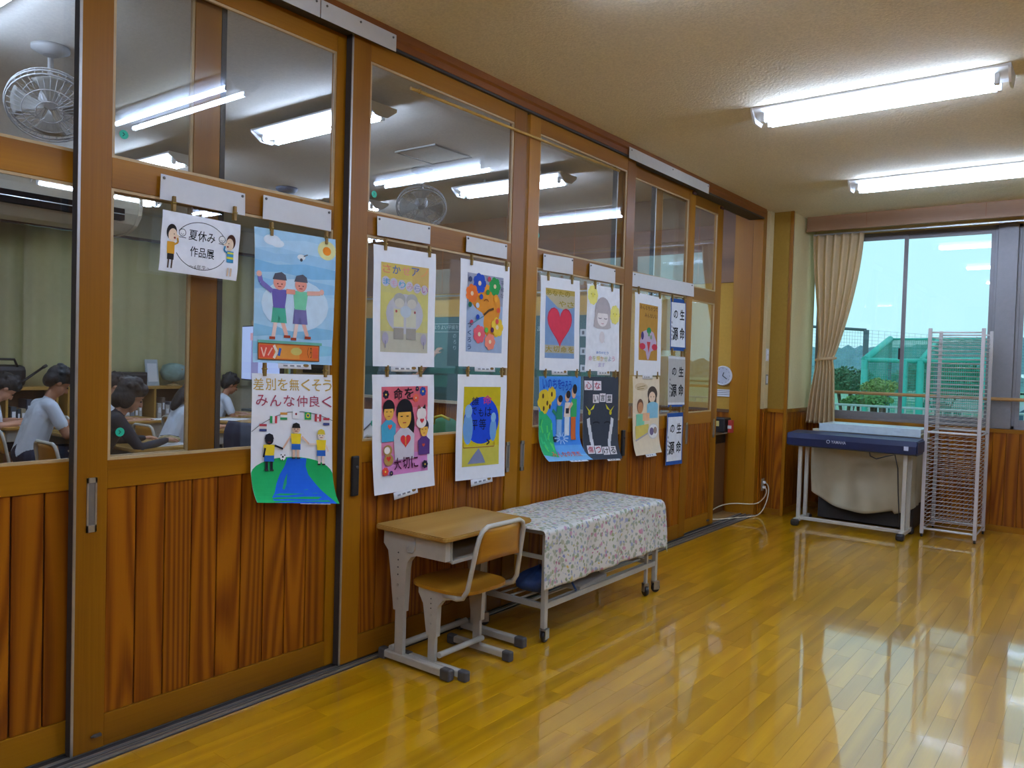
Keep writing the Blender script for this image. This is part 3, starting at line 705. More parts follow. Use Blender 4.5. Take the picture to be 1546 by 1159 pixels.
# -- heart family poster (pink)
s, o = poster('pink_poster', PX2, ((561.4, 565.4), (654.7, 565.4), (652, 734), (560.8, 749.7)), 'pink poster of people praying with hearts on their chests in a white border', curl=.02, cv=.4)
a = Art(s.asp); u0, u1, v0, v1 = .135, .885, .155, .90
a.rect(u0, v0, u1, v1, '#e08aa8'); a.rect(u0, .55, u1, v1, '#e07a8c'); a.rect(u0, .72, u1, v1, '#d8646e'); a.rect(u0, v0, u1, .33, '#d88ac4')
a.flower(.2, .835, .05, '#2c2230'); a.flower(.80, .855, .055, '#2f4f9c'); a.flower(.68, .80, .05, '#e8684a', '#e8c0a0'); a.flower(.70, .88, .03, '#30304a')
a.chars('命を', .30, .79, .65, .89, ['#2a1a22'], .015)
def bust(u, v, r_, hair, top, long=False, skin='#e8b04a'):
    if long: a.ell(u+r_*.6, v-r_*.7, r_*.75, hair, rv=r_*a.asp*1.7)
    a.poly([(u-r_*1.25, v-r_*4.2*a.asp), (u+r_*1.25, v-r_*4.2*a.asp), (u+r_*1.35, v-r_*1.9*a.asp), (u+r_*.5, v-r_*1.25*a.asp), (u-r_*.5, v-r_*1.25*a.asp), (u-r_*1.35, v-r_*1.9*a.asp)], top)
    a.ell(u, v+r_*.35*a.asp, r_*1.08, hair, rv=r_*1.15*a.asp); a.ell(u, v-r_*.2*a.asp, r_*.88, skin, rv=r_*1.1*a.asp)
    a.poly([(u-r_*.9, v+r_*.25*a.asp), (u+r_*.9, v+r_*.25*a.asp), (u+r_*.8, v+r_*1.1*a.asp), (u-r_*.8, v+r_*1.1*a.asp)], hair)
    for du in (-.38, .38): a.line([(u+r_*(du-.15), v-r_*.15*a.asp), (u+r_*(du+.15), v-r_*.15*a.asp)], r_*.1, '#3a2018')
    a.line([(u-r_*.22, v-r_*.75*a.asp), (u+r_*.22, v-r_*.75*a.asp)], r_*.1, '#b0483a')
bust(.24, .70, .085, '#1e1a1e', '#4aa6c4'); a.heart(.26, .565, .035, '#e0503a')
bust(.49, .66, .125, '#1e1a1e', '#cfc9d0', True); a.heart(.51, .44, .085, '#d8323a'); a.line([(.51, .47), (.51, .40)], .02, '#e8903a')
bust(.82, .53, .075, '#2a2436', '#5a3a7a'); a.heart(.81, .385, .025, '#d0503a')
a.ell(.77, .66, .08, '#efe6df', rv=.06); a.ell(.77, .585, .085, '#efe6df', rv=.05); a.poly([(.70, .70), (.72, .74), (.76, .71)], '#8a4a30'); a.poly([(.78, .71), (.83, .745), (.84, .70)], '#2a2220'); a.heart(.78, .60, .035, '#c83a42')
a.ell(.22, .37, .07, '#b08a4a', rv=.045); a.ell(.21, .37, .045, '#f0e6da', rv=.03); a.ell(.23, .29, .075, '#b08a4a', rv=.05); a.heart(.23, .30, .035, '#d8402c')
a.chars('大切に', .30, .195, .72, .30, ['#4a1030'], .015); a.flower(.17, .195, .05, '#e04a34'); a.flower(.26, .175, .03, '#3a3450'); a.flower(.82, .215, .05, '#2c2438')
s.art(o, a); s.name_tag(o, .30, .70, .055, tilt=.03); clips(s, (.22, .76), 1.03, 'pink praying poster')
# -- blue globe poster
s, o = poster('balance_poster', PX2, ((690.8, 564.8), (764.8, 566.4), (759.2, 719), (684.8, 727)), 'yellow poster with a blue globe balanced on a grey triangle in a white border', curl=.012, cv=.35)
a = Art(s.asp); u0, u1, v0, v1 = .12, .865, .13, .885
a.rect(u0, v0, u1, v1, '#cdb81c'); a.rect(u0, .7, u1, v1, '#c2ae14'); a.rect(u0, v0, u1, .32, '#c9bd4a')
a.ell(.49, .565, .355, '#1c48c8', rv=.225, n=28)
a.text('命', .50, .715, .68, .805, '#d03a74', .01); a.text('は', .55, .60, .69, .69, '#10183c', .01); a.text('も', .42, .60, .52, .68, '#10183c', .01); a.text('誰', .28, .71, .42, .79, '#10183c', .01); a.text('で', .28, .62, .38, .69, '#10183c', .01)
a.text('平', .29, .475, .41, .57, '#10183c', .01); a.text('等', .44, .475, .58, .58, '#10183c', .01)
for u, v, h in ((.22, .34, .30), (.73, .36, .22)):
    a.ell(u, v+h*.5, h*.32, '#6f9fd0', rv=h*.5); a.ell(u, v+h*1.05, h*.24, '#86b2da', rv=h*.21)
a.line([(.14, .31), (.76, .31)], .012, '#a8702c'); a.line([(.14, .31), (.14, .36)], .01, '#a8702c'); a.line([(.76, .31), (.76, .35)], .01, '#a8702c')
a.line([(.60, .38), (.66, .35), (.60, .33)], .02, '#2a2a2a')
a.poly([(.22, .155), (.58, .155), (.53, .22), (.44, .30), (.34, .24)], '#7f86a4')
s.art(o, a); s.name_tag(o, .30, .74, .06, tilt=.03); clips(s, (.18, .88), 1.03, 'blue globe poster')
# -- red heart poster
s, o = poster('heart_poster', PX2, ((816.2, 415), (874.8, 424), (872.8, 560), (813, 559)), 'poster with one big red heart and yellow lettering in a white border', curl=.006, cv=.3)
a = Art(s.asp); u0, u1, v0, v1 = .115, .86, .135, .875
a.rect(u0, v0, u1, v1, '#7f9cc0'); a.poly([(u0, v1), (u1, v1), (u1, .70), (.6, .66), (.42, .68), (u0, .80)], '#b9ad8c'); a.rect(u0, .82, u1, v1, '#b49a4c'); a.rect(u0, .19, u1, .275, '#b3ac94')
a.chars('あなたの', u0, .80, .74, .86, ['#8c7a18'], .014); a.chars('やさ', .42, .69, u1, .755, ['#97851c'], .01)
a.heart(.48, .50, .315, '#b8324a'); a.heart(.48, .50, .295, '#d83c50')
a.chars('大切命を', u0, .20, u1, .265, ['#a08a14'], .014)
s.art(o, a); s.name_tag(o, .30, .70, .05); clips(s, (.17, .78), 1.0, 'red heart poster'); HRT = s
# -- pencil girl poster
s, o = poster('girl_poster', PX2, ((886.4, 428), (935, 436), (933, 561), (882, 560)), 'white poster with a pencil drawn girl between two yellow flower faces', curl=.005, cv=.3)
a = Art(s.asp)
a.rect(.01, .01, .99, .99, '#eef0f2')
for u, v in ((.16, .88), (.84, .68)):
    a.flower(u, v, .15, '#ece37c', '#e8dc5a', 9); a.ell(u-.05, v+.01, .012, '#a09040', n=6); a.ell(u+.05, v+.01, .012, '#a09040', n=6)
a.ell(.46, .70, .24, '#b4acac', rv=.17); a.poly([(.20, .52), (.25, .72), (.66, .72), (.72, .52), (.62, .50), (.30, .50)], '#bcb4b2'); a.ell(.46, .63, .165, '#efe8e4', rv=.105); a.poly([(.28, .68), (.64, .68), (.60, .78), (.34, .78)], '#b8aeae')
a.arc(.38, .63, .05, .012, 200, 340, .014, '#7a7070'); a.arc(.55, .63, .05, .012, 200, 340, .014, '#7a7070'); a.arc(.46, .57, .04, .012, 200, 340, .012, '#c09090')
for q in (.42, .5): a.line([(q, .44), (q+.02, .34)], .01, '#c4c0c0')
a.ell(.45, .40, .08, '#e3dcda', rv=.07)
a.chars('ありがとう', .28, .205, .66, .235, ['#5c8cc8'], .01); a.chars('命を輝かせよう', .06, .12, .86, .18, ['#dca0b4', '#c8c4a0', '#e0cf6a', '#dcae6a', '#b0c8a0', '#a0b4c8'], .01); a.chars('ます', .34, .05, .56, .10, ['#b8b0d0'], .01)
s.art(o, a); s.name_tag(o, .36, .74, .05); clips(s, (.22, .74), 1.0, 'pencil girl poster'); GRL = s
# -- sunflower poster
s, o = poster('sunflower_poster', PX2, ((813.5, 568), (876.5, 568), (872, 700), (811, 702)), 'blue painted poster of sunflowers and a family washing, curling at the bottom', curl=.10, cv=.36, skew=.15)
a = Art(s.asp); a.rect(0, 0, 1, 1, '#3f86d8'); a.rect(0, .78, 1, 1, '#4a90da'); a.rect(0, 0, 1, .22, '#5fa2e0'); a.rect(0, 0, 1, .10, '#7fbbe4')
a.poly([(.0, .1), (.30, .06), (.34, .3), (.3, .5), (.1, .62), (0, .6)], '#2fae6a'); 
for i in range(14): u = random.uniform(.02, .3); v = random.uniform(.12, .5); a.line([(u, v), (u+random.uniform(-.06, .06), v+.08)], .03, random.choice(('#3cc47a', '#1f9658', '#58cc62')))
a.ell(.12, .72, .15, '#d8b82c', rv=.13, jit=.12); a.ell(.28, .80, .10, '#e0c030', rv=.08, jit=.12)
for u, v in ((.08, .78), (.18, .70), (.28, .80), (.10, .64), (.24, .66)): a.ell(u, v, .022, '#5a3a18', rv=.03, n=8)
a.chars('いのちを', .06, .86, .52, .97, ['#1c4ab4'], .014); a.chars('守ろう', .50, .84, .76, .95, ['#1c4ab4'], .014)
for u, v, h, c1, c2 in ((.47, .32, .46, '#2f8a6a', '#8fb6d8'), (.66, .33, .50, '#e6d8cc', '#d8e2ea'), (.82, .28, .62, '#3aa860', '#c8642a')):
    a.rect(u-.06, v, u+.06, v+h*.45, c2); a.poly([(u-.08, v+h*.42), (u+.08, v+h*.42), (u+.07, v+h*.75), (u-.06, v+h*.75)], c1); a.ell(u-.01, v+h*.87, .055, '#e0b08c', rv=h*.11); a.ell(u+.015, v+h*.93, .055, '#2a2222', rv=h*.09)
a.line([(.42, .56), (.30, .62)], .05, '#2f8a6a'); a.line([(.78, .70), (.68, .62)], .05, '#e0b08c'); a.rect(.62, .58, .70, .64, '#2a2a34'); a.rect(.32, .26, .40, .32, '#243040')
for i in range(10): q = R(36*i); a.line([(.52+.05*math.cos(q), .30+.02*math.sin(q)), (.52+.17*math.cos(q), .30+.07*math.sin(q))], .018, '#a8d0f4')
a.chars('みんなの笑顔', .16, .07, .86, .14, ['#d86a5a'], .01)
s.art(o, a); s.name_tag(o, .45, .85, .03, badge=False); clips(s, (.13, .88), 1.035, 'sunflower poster')
# -- black poster
s, o = poster('black_poster', PX2, ((880, 568), (932.6, 569), (931, 694), (878, 697)), 'charcoal black poster with yellow eyes and cut-out letters, curling at the bottom', curl=.045, cv=.3)
a = Art(s.asp); a.rect(0, 0, 1, 1, '#3d424c')
def bits(t, u0, v0, w_, h, red=()):
    for i, ch in enumerate(t):
        u = u0+w_*i*1.12; dv = random.uniform(-.012, .012)
        a.rect(u, v0+dv, u+w_, v0+dv+h, '#e6e0e2'); a.text(ch, u+w_*.12, v0+dv+h*.12, u+w_*.88, v0+dv+h*.88, '#b0364a' if i in red else '#2a2a2e', .014)
bits('心な', .03, .85, .22, .11, (0, 1)); bits('い言葉', .26, .70, .17, .10); 
for u, d in ((.16, 1), (.78, -1)):
    a.poly([(u-.10*d, .66), (u+.0*d, .58), (u+.02*d, .60)], '#d6cf2a'); a.poly([(u+.02*d, .60), (u+.16*d, .68), (u+.12*d, .62)], '#d6cf2a'); a.ell(u+.01*d, .575, .035, '#c9c22a')
a.arc(.36, .44, .10, .025, 20, 160, .02, '#20232a'); a.arc(.68, .44, .10, .025, 20, 160, .02, '#20232a')
for u, d in ((.14, 1), (.82, -1)):
    for k in range(4): a.poly([(u+d*(.03*k-.04), .50-.085*k), (u+d*(.03*k+.04), .52-.085*k), (u+d*(.03*k+.055), .43-.085*k), (u+d*(.03*k-.02), .40-.085*k)], '#d9dade')
bits('傷つける', .08, .075, .185, .105, (0, 1))
s.art(o, a); s.name_tag(o, .55, .92, .03, badge=False); clips(s, (.16, .90), 1.035, 'charcoal black poster')
# -- vegetable poster
s, o = poster('vegetable_poster', PX4, ((958.5, 440.6), (998.5, 449.7), (995.7, 567), (956, 566.6)), 'ochre poster of a plate of vegetables in a white border', curl=.006, cv=.3)
a = Art(s.asp); u0, u1, v0, v1 = .15, .85, .19, .88
a.rect(u0, v0, u1, v1, '#b8883a'); a.chars('みんなちがって', u0+.02, .81, u1, .86, ['#5a3c20'], .01); a.chars('みんないい', .34, .72, u1-.02, .77, ['#5a3c20'], .01)
a.poly([(.18, .42), (.3, .54), (.5, .58), (.7, .54), (.82, .42), (.74, .33), (.60, .30), (.52, .20), (.46, .20), (.40, .30), (.26, .33)], '#c3aec4')
a.ell(.28, .49, .05, '#46366e', rv=.05); a.ell(.52, .56, .085, '#2e8a58', rv=.04); a.rect(.49, .49, .55, .54, '#5aa060'); a.ell(.28, .36, .11, '#c8384a', rv=.04); a.ell(.74, .36, .11, '#c8384a', rv=.04); a.poly([(.44, .42), (.58, .42), (.51, .28)], '#d04a4a'); a.ell(.60, .48, .04, '#8aa07a')
s.art(o, a); s.name_tag(o, .32, .70, .05, badge=False); clips(s, (.12, .92), 1.03, 'vegetable poster', 'top'); VEG = s
# -- family poster on buff paper
BUFF = mat('buff_paper', '#e6d6b8', rough=.85, var=.04, spec=.15)
s, o = poster('family_poster', PX4, ((955, 567.7), (995, 569), (993, 684), (954, 690)), 'buff paper poster of a mother, child and a round photo inset', curl=.035, cv=.3); o.data.materials[0] = BUFF
a = Art(s.asp); a.ell(.3, .87, .24, '#d6c09a', rv=.05); a.line([(.15, .86), (.45, .885)], .016, '#a08a5a'); a.line([(.15, .84), (.40, .85)], .016, '#a08a5a')
a.ell(.72, .78, .19, '#4e4038', rv=.10); a.rect(.56, .66, .88, .78, '#4e4038'); a.ell(.71, .74, .125, '#f0cfae', rv=.07); a.rect(.52, .47, .95, .65, '#8cc4d8'); a.ell(.74, .64, .20, '#8cc4d8', rv=.04)
for du in (-.05, .06): a.ell(.71+du, .745, .014, '#4a3028', n=6)
a.ell(.26, .63, .12, '#6a4a38', rv=.09); a.ell(.27, .61, .10, '#c08a62', rv=.07); a.rect(.12, .36, .42, .53, '#7fc8a4'); a.rect(.36, .44, .62, .54, '#eab68c'); a.poly([(.10, .20), (.60, .30), (.58, .40), (.08, .38)], '#d8c463'); a.line([(.08, .20), (.55, .28)], .03, '#b0aab0')
a.ell(.76, .30, .21, '#d8d4ce', rv=.10); a.ell(.76, .30, .185, '#f0eeea', rv=.088); a.ell(.70, .30, .08, '#7a6a8c', rv=.05); a.ell(.84, .31, .07, '#a08a7a', rv=.045)
s.art(o, a); s.name_tag(o, .35, .75, .045, badge=False); clips(s, (.12, .90), 1.02, 'family poster')
# -- calligraphy
BLUEB = '#274f92'
def scroll(c, bg, bands, label, side=None):
    s, o = poster('calligraphy_scroll', PX4, c, label, curl=.008, cv=.3); o['category'] = 'calligraphy'
    a = Art(s.asp); a.rect(0, 0, 1, 1, BLUEB) if bands != 'plain' else a.rect(0, 0, 1, 1, '#d8d8da')
    v0, v1 = (.075, .925) if bands != 'plain' else (.09, .95)
    if bands == 'plain': a.rect(0, 0, 1, .045, BLUEB)
    a.rect(.05 if bands != 'plain' else 0, v0, .95 if bands != 'plain' else 1, v1, bg)
    a.text('生', .60, .60, .90, .80, '#15151a', .022); a.text('命', .60, .22, .92, .46, '#15151a', .022)
    a.text('の', .20, .62, .46, .78, '#15151a', .022); a.text('源', .14, .20, .50, .46, '#15151a', .022)
    for i in range(5): a.line([(.09, .56-.08*i), (.11, .52-.08*i)], .03, '#33333a')
    s.art(o, a, 'brushwork'); return s
s = scroll(((1012, 449.7), (1035, 452.5), (1033.6, 530.7), (1010, 529)), '#e4e8ee', 'b', 'topmost calligraphy scroll with blue bands and black brush characters'); clips(s, (.1, .9), 1.0, 'topmost calligraphy scroll'); clips(s, (.1, .9), -.03, 'topmost calligraphy scroll', 'bottom')
s = scroll(((1009, 537), (1034, 539), (1031.7, 614), (1007, 614.6)), '#b9b6b2', 'plain', 'middle calligraphy scroll on grey paper with black brush characters'); clips(s, (.1, .9), -.04, 'middle calligraphy scroll', 'bottom')
scroll(((1007, 623.8), (1030.8, 622.4), (1028, 699.7), (1003, 703)), '#e4e8ee', 'b', 'lowest calligraphy scroll with blue border and black brush characters')
# strips on the header, bamboo rod
def hstrip(y0, y1, label, seam=None):
    o = MB().box((.0355, y0, 2.836), (.0385, y1, 2.912)).build('white_strip', WHITEP); tag(o, label, 'strip', 'white strips on the door header')
    for q in (y0+.03, (y0+y1)/2, y1-.02): MB().lathe([(.005, 0), (.005, .003)], 8, 'X', (.0385, q, 2.895)).build('pin', MATS['pin_grey'], o)
hstrip(1.55, onx(483, 22, .037).y, 'white strip on the header nearest the camera, left of its pair'); hstrip(onx(484, 22, .037).y+.002, onx(598, 66, .037).y, 'white strip on the header above the blue sky poster')
hstrip(onx(950, 235, .037).y, onx(1070, 290, .037).y, 'white strip on the header above the calligraphy scrolls')
pa, pb = onx(620, 133, .01), onx(935, 258, .01)
rod = MB().tube([pa, pb], .008, 10).build('bamboo_rod', mat('bamboo', '#b98f3e', rough=.45, var=.1, scale=20)); tag(rod, 'thin bamboo rod hanging high across two sliding doors', 'rod')
for t in (.03, .97):
    q = pa.lerp(pb, t); MB().tube([q+Vector((-.012, 0, .01)), q+Vector((.006, 0, .014)), q+Vector((.011, 0, 0)), q+Vector((0, 0, -.011)), q+Vector((-.011, 0, 0))], .002, 6).build('hook', mat('brass', '#9c7b2c', rough=.3, metal=.8), rod)
# ================================================================ CORRIDOR LIGHTS
def tube_light(x0, x1, y, zc, label, group, strength, name, along='x', wd=.20):
    """surface fixture with wedge body and two bare tubes; local x runs along the tubes"""
    L = x1-x0; o = empty('ceiling_light', ((x0+x1)/2, y, zc) if along == 'x' else (y, (x0+x1)/2, zc), 0 if along == 'x' else R(90)); tag(o, label, 'ceiling light', group)
    h = L/2; body = mat('fixture_white', '#e4e4e0', rough=.35, var=.02); em = emit(name, '#c2d8ff', strength)
    MB().prism([(-wd/2, -.012), (-wd/2, 0), (wd/2, 0), (wd/2, -.012), (.028, -.052), (-.028, -.052)], -h, h, 'x').build('body', body, o)
    for s_ in (-1, 1):
        MB().prism([(-wd/2-.004, 0), (wd/2+.004, 0), (wd/2+.004, -.022), (.05, -.08), (-.05, -.08), (-wd/2-.004, -.022)], s_*h, s_*(h+.012), 'x').build('end_plate', body, o)
        MB().tube([(-h+.05, s_*.058, -.066), (h-.05, s_*.058, -.066)], .0155, 12).build('tube', em, o)
        for e in (-1, 1): MB().box((e*(h-.05)-.012, s_*.058-.016, -.085), (e*(h-.05)+.012, s_*.058+.016, -.03), .004).build('lamp_holder', WHITEP, o)
    return o
for k, (y, w_) in enumerate(((-1.65, 'behind the camera'), (.45, 'beside the camera'), (2.55, 'above the camera side of the school desk'), (4.62, 'nearest of the two in the picture'), (6.72, 'farther of the two, nearest the window'))):
    tube_light(1.0, 2.27, y, ZC-.001, 'twin tube ceiling light with wedge body, %s' % w_, 'corridor ceiling lights', TUBE_CORRIDOR, 'corridor_tube')
for k, y in enumerate((-1.65, .45, 2.55, 4.62, 6.72)):  # unseen second row, added for the ceiling brightness on the right
    tube_light(3.7, 4.97, y, ZC-.001, 'added twin tube light of an unseen second row right of the picture, %s from the window' % ('fifth', 'fourth', 'third', 'second', 'first')[k], 'added second row corridor lights', TUBE_CORRIDOR, 'corridor_tube')

# ================================================================ DESK AND CHAIR
def rounded(x0, y0, x1, y1, r, n=4):
    pts = []
    for cx, cy, a0 in ((x1-r, y1-r, 0), (x0+r, y1-r, 90), (x0+r, y0+r, 180), (x1-r, y0+r, 270)):
        for i in range(n+1): a = R(a0+90*i/n); pts.append((cx+r*math.cos(a), cy+r*math.sin(a)))
    return pts
def make_desk(loc, rz, label, group=None, full=True):
    """pupil sits on the local -y side; width along local x"""
    o = empty('school_desk', loc, rz); tag(o, label, 'desk', group)
    t = MB().prism(rounded(-.325, -.225, .325, .225, .025), .618, .640, 'z')
    bmesh.ops.bevel(t.bm, geom=[e for e in t.bm.edges if abs(e.verts[0].co.z-e.verts[1].co.z) < 1e-5], offset=.005, segments=2, affect='EDGES')
    t.build('desk_top', DESKW, o)
    b = MB(); b.box((-.25, -.20, .515), (.25, .18, .519)); b.box((-.25, .176, .515), (.25, .18, .615)); b.box((-.252, -.20, .515), (-.248, .18, .615)); b.box((.248, -.20, .515), (.252, .18, .615))
    b.box((-.25, -.204, .511), (.25, -.196, .525)); b.build('book_tray', GREYM, o)
    for s_ in (-1, 1):
        P = [(.195, .616), (-.195, .616), (-.195, .525), (-.02, .523), (.015, .512), (.038, .485), (.045, .45), (.055, .25), (.122, .25), (.15, .44), (.165, .52), (.195, .55)]
        xi, xo = s_*.256, s_*.288
        lg = MB(); lg.prism(P, min(xi, xo), max(xi, xo), 'x'); leg = lg.build('leg', GREYM, o)
        MB().box((s_*.262, .062, .035), (s_*.282, .115, .27)).build('leg_tube', GREYM, o)
        for k in range(4): MB().lathe([(.0035, 0), (.0035, .002)], 8, 'X', (s_*.288-(.0005 if s_ > 0 else .0015), .097, .52-.034*k)).build('peg_hole', BLACK, leg)
        for k in range(2): MB().lathe([(.007, 0), (.006, .005)], 10, 'X', (s_*.288-(.001 if s_ > 0 else .004), .097, .37-.065*k)).build('bolt', ALU, leg)
        MB().box((s_*.254, -.20, .012), (s_*.290, .19, .048), .006).build('runner', GREYM, o)
        for y0, y1 in ((-.235, -.178), (.17, .215)): MB().box((s_*.252, y0, .0), (s_*.292, y1, .052), .008).build('foot_cap', CAPS, o)
        MB().tube([(s_*.292, -.01, .60), (s_*.292, -.01, .55), (s_*.296, .0, .535), (s_*.300, .025, .535), (s_*.302, .035, .55), (s_*.300, .025, .56)], .0028, 6).build('bag_hook', ALU, o)
    MB().tube([(-.27, .15, .055), (.27, .15, .055)], .016, 10).build('crossbar', GREYM, o)
    return o
def make_chair(loc, rz, label, group=None):
    """pupil faces local +y; backrest at -y"""
    o = empty('school_chair', loc, rz); tag(o, label, 'chair', group)
    n = 14
    pts = [(.185*math.copysign(abs(math.cos(2*math.pi*i/28))**.55, math.cos(2*math.pi*i/28)), .185*math.copysign(abs(math.sin(2*math.pi*i/28))**.55, math.sin(2*math.pi*i/28))) for i in range(28)]
    st = MB().prism(pts, .372, .386, 'z')
    bmesh.ops.subdivide_edges(st.bm, edges=[], cuts=1)
    st.build('seat', SEATW, o)
    P = [(.10, .372), (-.13, .372), (-.13, .355), (-.05, .335), (-.02, .30), (-.015, .16), (.045, .16), (.07, .30), (.10, .345)]
    for s_ in (-1, 1):
        xi, xo = s_*.145, s_*.172
        lg = MB().prism(P, min(xi, xo), max(xi, xo), 'x').build('leg', GREYM, o)
        MB().box((s_*.150, -.005, .03), (s_*.167, .038, .18)).build('leg_tube', GREYM, o)
        for k in range(3): MB().lathe([(.003, 0), (.003, .002)], 8, 'X', (s_*.172-(.0005 if s_ > 0 else .0015), .02, .33-.022*k)).build('peg_hole', BLACK, lg)
        for k in range(2): MB().lathe([(.006, 0), (.005, .004)], 10, 'X', (s_*.172-(.001 if s_ > 0 else .003), .02, .255-.04*k)).build('bolt', ALU, lg)
        MB().box((s_*.142, -.17, .012), (s_*.174, .17, .044), .006).build('runner', GREYM, o)
        for y0, y1 in ((-.20, -.15), (.15, .20)): MB().box((s_*.140, y0, 0), (s_*.176, y1, .048), .008).build('foot_cap', CAPS, o)
    MB().tube([(-.155, -.02, .075), (.155, -.02, .075)], .014, 10).build('crossbar', GREYM, o)
    fr = [(-.172, -.06, .362), (-.178, -.14, .362), (-.180, -.175, .372), (-.178, -.20, .41), (-.165, -.235, .60), (-.160, -.245, .645), (-.145, -.25, .675), (-.115, -.253, .69)]
    fr = fr+[(-x, y, z) for x, y, z in fr[::-1]]
    MB().tube(fr, .011, 10).build('back_frame', GREYM, o)
    def bk(u, v):
        x = -.155+.31*u; return (x*(1-.06*v), -.222-.018*v-.02*(1-(2*u-1)**2)+.006*math.sin(v*3), .525+(.155*v if True else 0)-.012*(1-(2*u-1)**2)*(1-v)*-1)
    b = MB().grid(bk, 12, 5).build('backrest', SEATW, o); solid(b, .010, 0)
    return o
make_desk((.243, 2.862, 0), R(90), 'wooden topped school desk with grey metal legs against the sliding doors')
make_chair((.338, 2.79, 0), R(90), 'small school chair with curved plywood back pushed under the corridor desk')

# ================================================================ CLOTH COVERED TROLLEY TABLE
tb = empty('trolley_table', (.30, 3.86, 0)); tag(tb, 'low grey wheeled table under the flowered cloth', 'table')
TX0, TX1, TY0, TY1, TZ = -.20, .20, -.60, .60, .585
MB().box((TX0-.03, TY0-.06, TZ-.025), (TX1+.03, TY1+.02, TZ), .004).build('table_top', mat('table_top_grey', '#8a8174', rough=.5), tb)
cas = None
for x_, y_ in ((TX1, TY0), (TX1, TY1), (TX0, TY0), (TX0, TY1)):
    MB().box((x_-.014, y_-.014, .075), (x_+.014, y_+.014, TZ-.025), .003).build('leg', GREYM, tb)
    ca = empty('caster', (x_, y_, 0), R(random.uniform(-30, 30)), parent=tb)
    MB().lathe([(.026, -.011), (.030, -.006), (.030, .006), (.026, .011)], 18, 'X', (0, .012, .030)).build('wheel', BLACK, ca)
    f = MB(); f.box((-.018, -.01, .02), (-.014, .03, .066)); f.box((.014, -.01, .02), (.018, .03, .066)); f.box((-.018, -.012, .062), (.018, .03, .070)); f.tube([(0, 0, .066), (0, 0, .08)], .008); f.build('fork', ALU, ca)
    MB().tube([(-.02, .012, .03), (.02, .012, .03)], .006).build('axle', ALU, ca)
for a_, b_ in (((TX1, TY0), (TX1, TY1)), ((TX0, TY0), (TX0, TY1)), ((TX0, TY0), (TX1, TY0)), ((TX0, TY1), (TX1, TY1))):
    MB().box((min(a_[0], b_[0])-.010, min(a_[1], b_[1])-.010, .17), (max(a_[0], b_[0])+.010, max(a_[1], b_[1])+.010, .20), .003).build('shelf_rail', GREYM, tb)
for k in range(6): x_ = TX0+.4*(k+.5)/6; MB().tube([(x_, TY0, .19), (x_, TY1, .19)], .006, 8).build('shelf_bar', GREYM, tb)
for y_ in (TY0, TY1): MB().box((TX0, y_-.008, .42), (TX1, y_+.008, .44)).build('end_bar', GREYM, tb)
# second slim leg pair at the window end
MB().box((TX1-.012, TY1-.12, .075), (TX1+.008, TY1-.10, TZ-.03), .003).build('leg', GREYM, tb)
ca = empty('caster', (TX1-.002, TY1-.11, 0), R(60), parent=tb); MB().lathe([(.026, -.011), (.030, -.006), (.030, .006), (.026, .011)], 18, 'X', (0, 0, .030)).build('wheel', BLACK, ca); MB().box((-.018, -.014, .028), (-.013, .014, .08)).box((.013, -.014, .028), (.018, .014, .08)).box((-.018, -.014, .062), (.018, .014, .08)).build('fork', ALU, ca)
# flowered cloth
nt = NT('flowered_cloth'); tc = nt.new('ShaderNodeTexCoord')
bs = nt.new('ShaderNodeRGB'); bs.outputs[0].default_value = (*lin('#d9d6cb'), 1); last = bs.outputs[0]
nzd = nt.new('ShaderNodeTexNoise', i_Scale=30., i_Detail=2.); nt.l(tc.outputs['Object'], nzd.inputs['Vector'])
wv = nt.new('ShaderNodeVectorMath', operation='MULTIPLY_ADD'); wv.inputs[1].default_value = (.03,)*3; nt.l(nzd.outputs['Color'], wv.inputs[0]); nt.l(tc.outputs['Object'], wv.inputs[2])
for k, (sc, th, keep, pal) in enumerate(((31., .46, .25, ('#93a283', '#8e9c72', '#a9af92', '#9aa58e')), (43., .42, .3, ('#9aa79a', '#97a06c', '#8f9bb0', '#b5b193')), (23., .34, .35, ('#c5809c', '#c9b766', '#99a0c0', '#c792a6')), (38., .30, .5, ('#b4577e', '#8790bb', '#cbb154', '#7f8f62')))):
    mp = nt.new('ShaderNodeMapping'); mp.inputs['Location'].default_value = (k*3.1, k*1.7, k*2.3); nt.l(wv.outputs[0], mp.inputs[0])
    vo = nt.new('ShaderNodeTexVoronoi', i_Scale=sc); nt.l(mp.outputs[0], vo.inputs['Vector'])
    sp = nt.new('ShaderNodeSeparateColor'); nt.l(vo.outputs['Color'], sp.inputs[0])
    pr_ = ramp(nt, [(q*.25, lin(c)) for q, c in enumerate(pal)]); pr_.color_ramp.interpolation = 'CONSTANT'; nt.l(sp.outputs[0], pr_.inputs[0])
    lt = nt.new('ShaderNodeMapRange', i_1=th, i_2=th*.7, i_3=0., i_4=.95); nt.l(vo.outputs['Distance'], lt.inputs[0])
    gt = nt.new('ShaderNodeMath', operation='GREATER_THAN', i_1=keep); nt.l(sp.outputs[1], gt.inputs[0])
    ml = nt.new('ShaderNodeMath', operation='MULTIPLY'); nt.l(lt.outputs[0], ml.inputs[0]); nt.l(gt.outputs[0], ml.inputs[1])
    mx = nt.new('ShaderNodeMix', data_type='RGBA'); nt.l(ml.outputs[0], mx.inputs[0]); nt.l(last, mx.inputs[6]); nt.l(pr_.outputs[0], mx.inputs[7]); last = mx.outputs[2]
nt.l(last, nt.b.inputs['Base Color']); nt.b.inputs['Roughness'].default_value = .55
FLOWER = nt.m
CY0, CY1 = 3.17, 4.475; CX0, CX1 = .07, .555
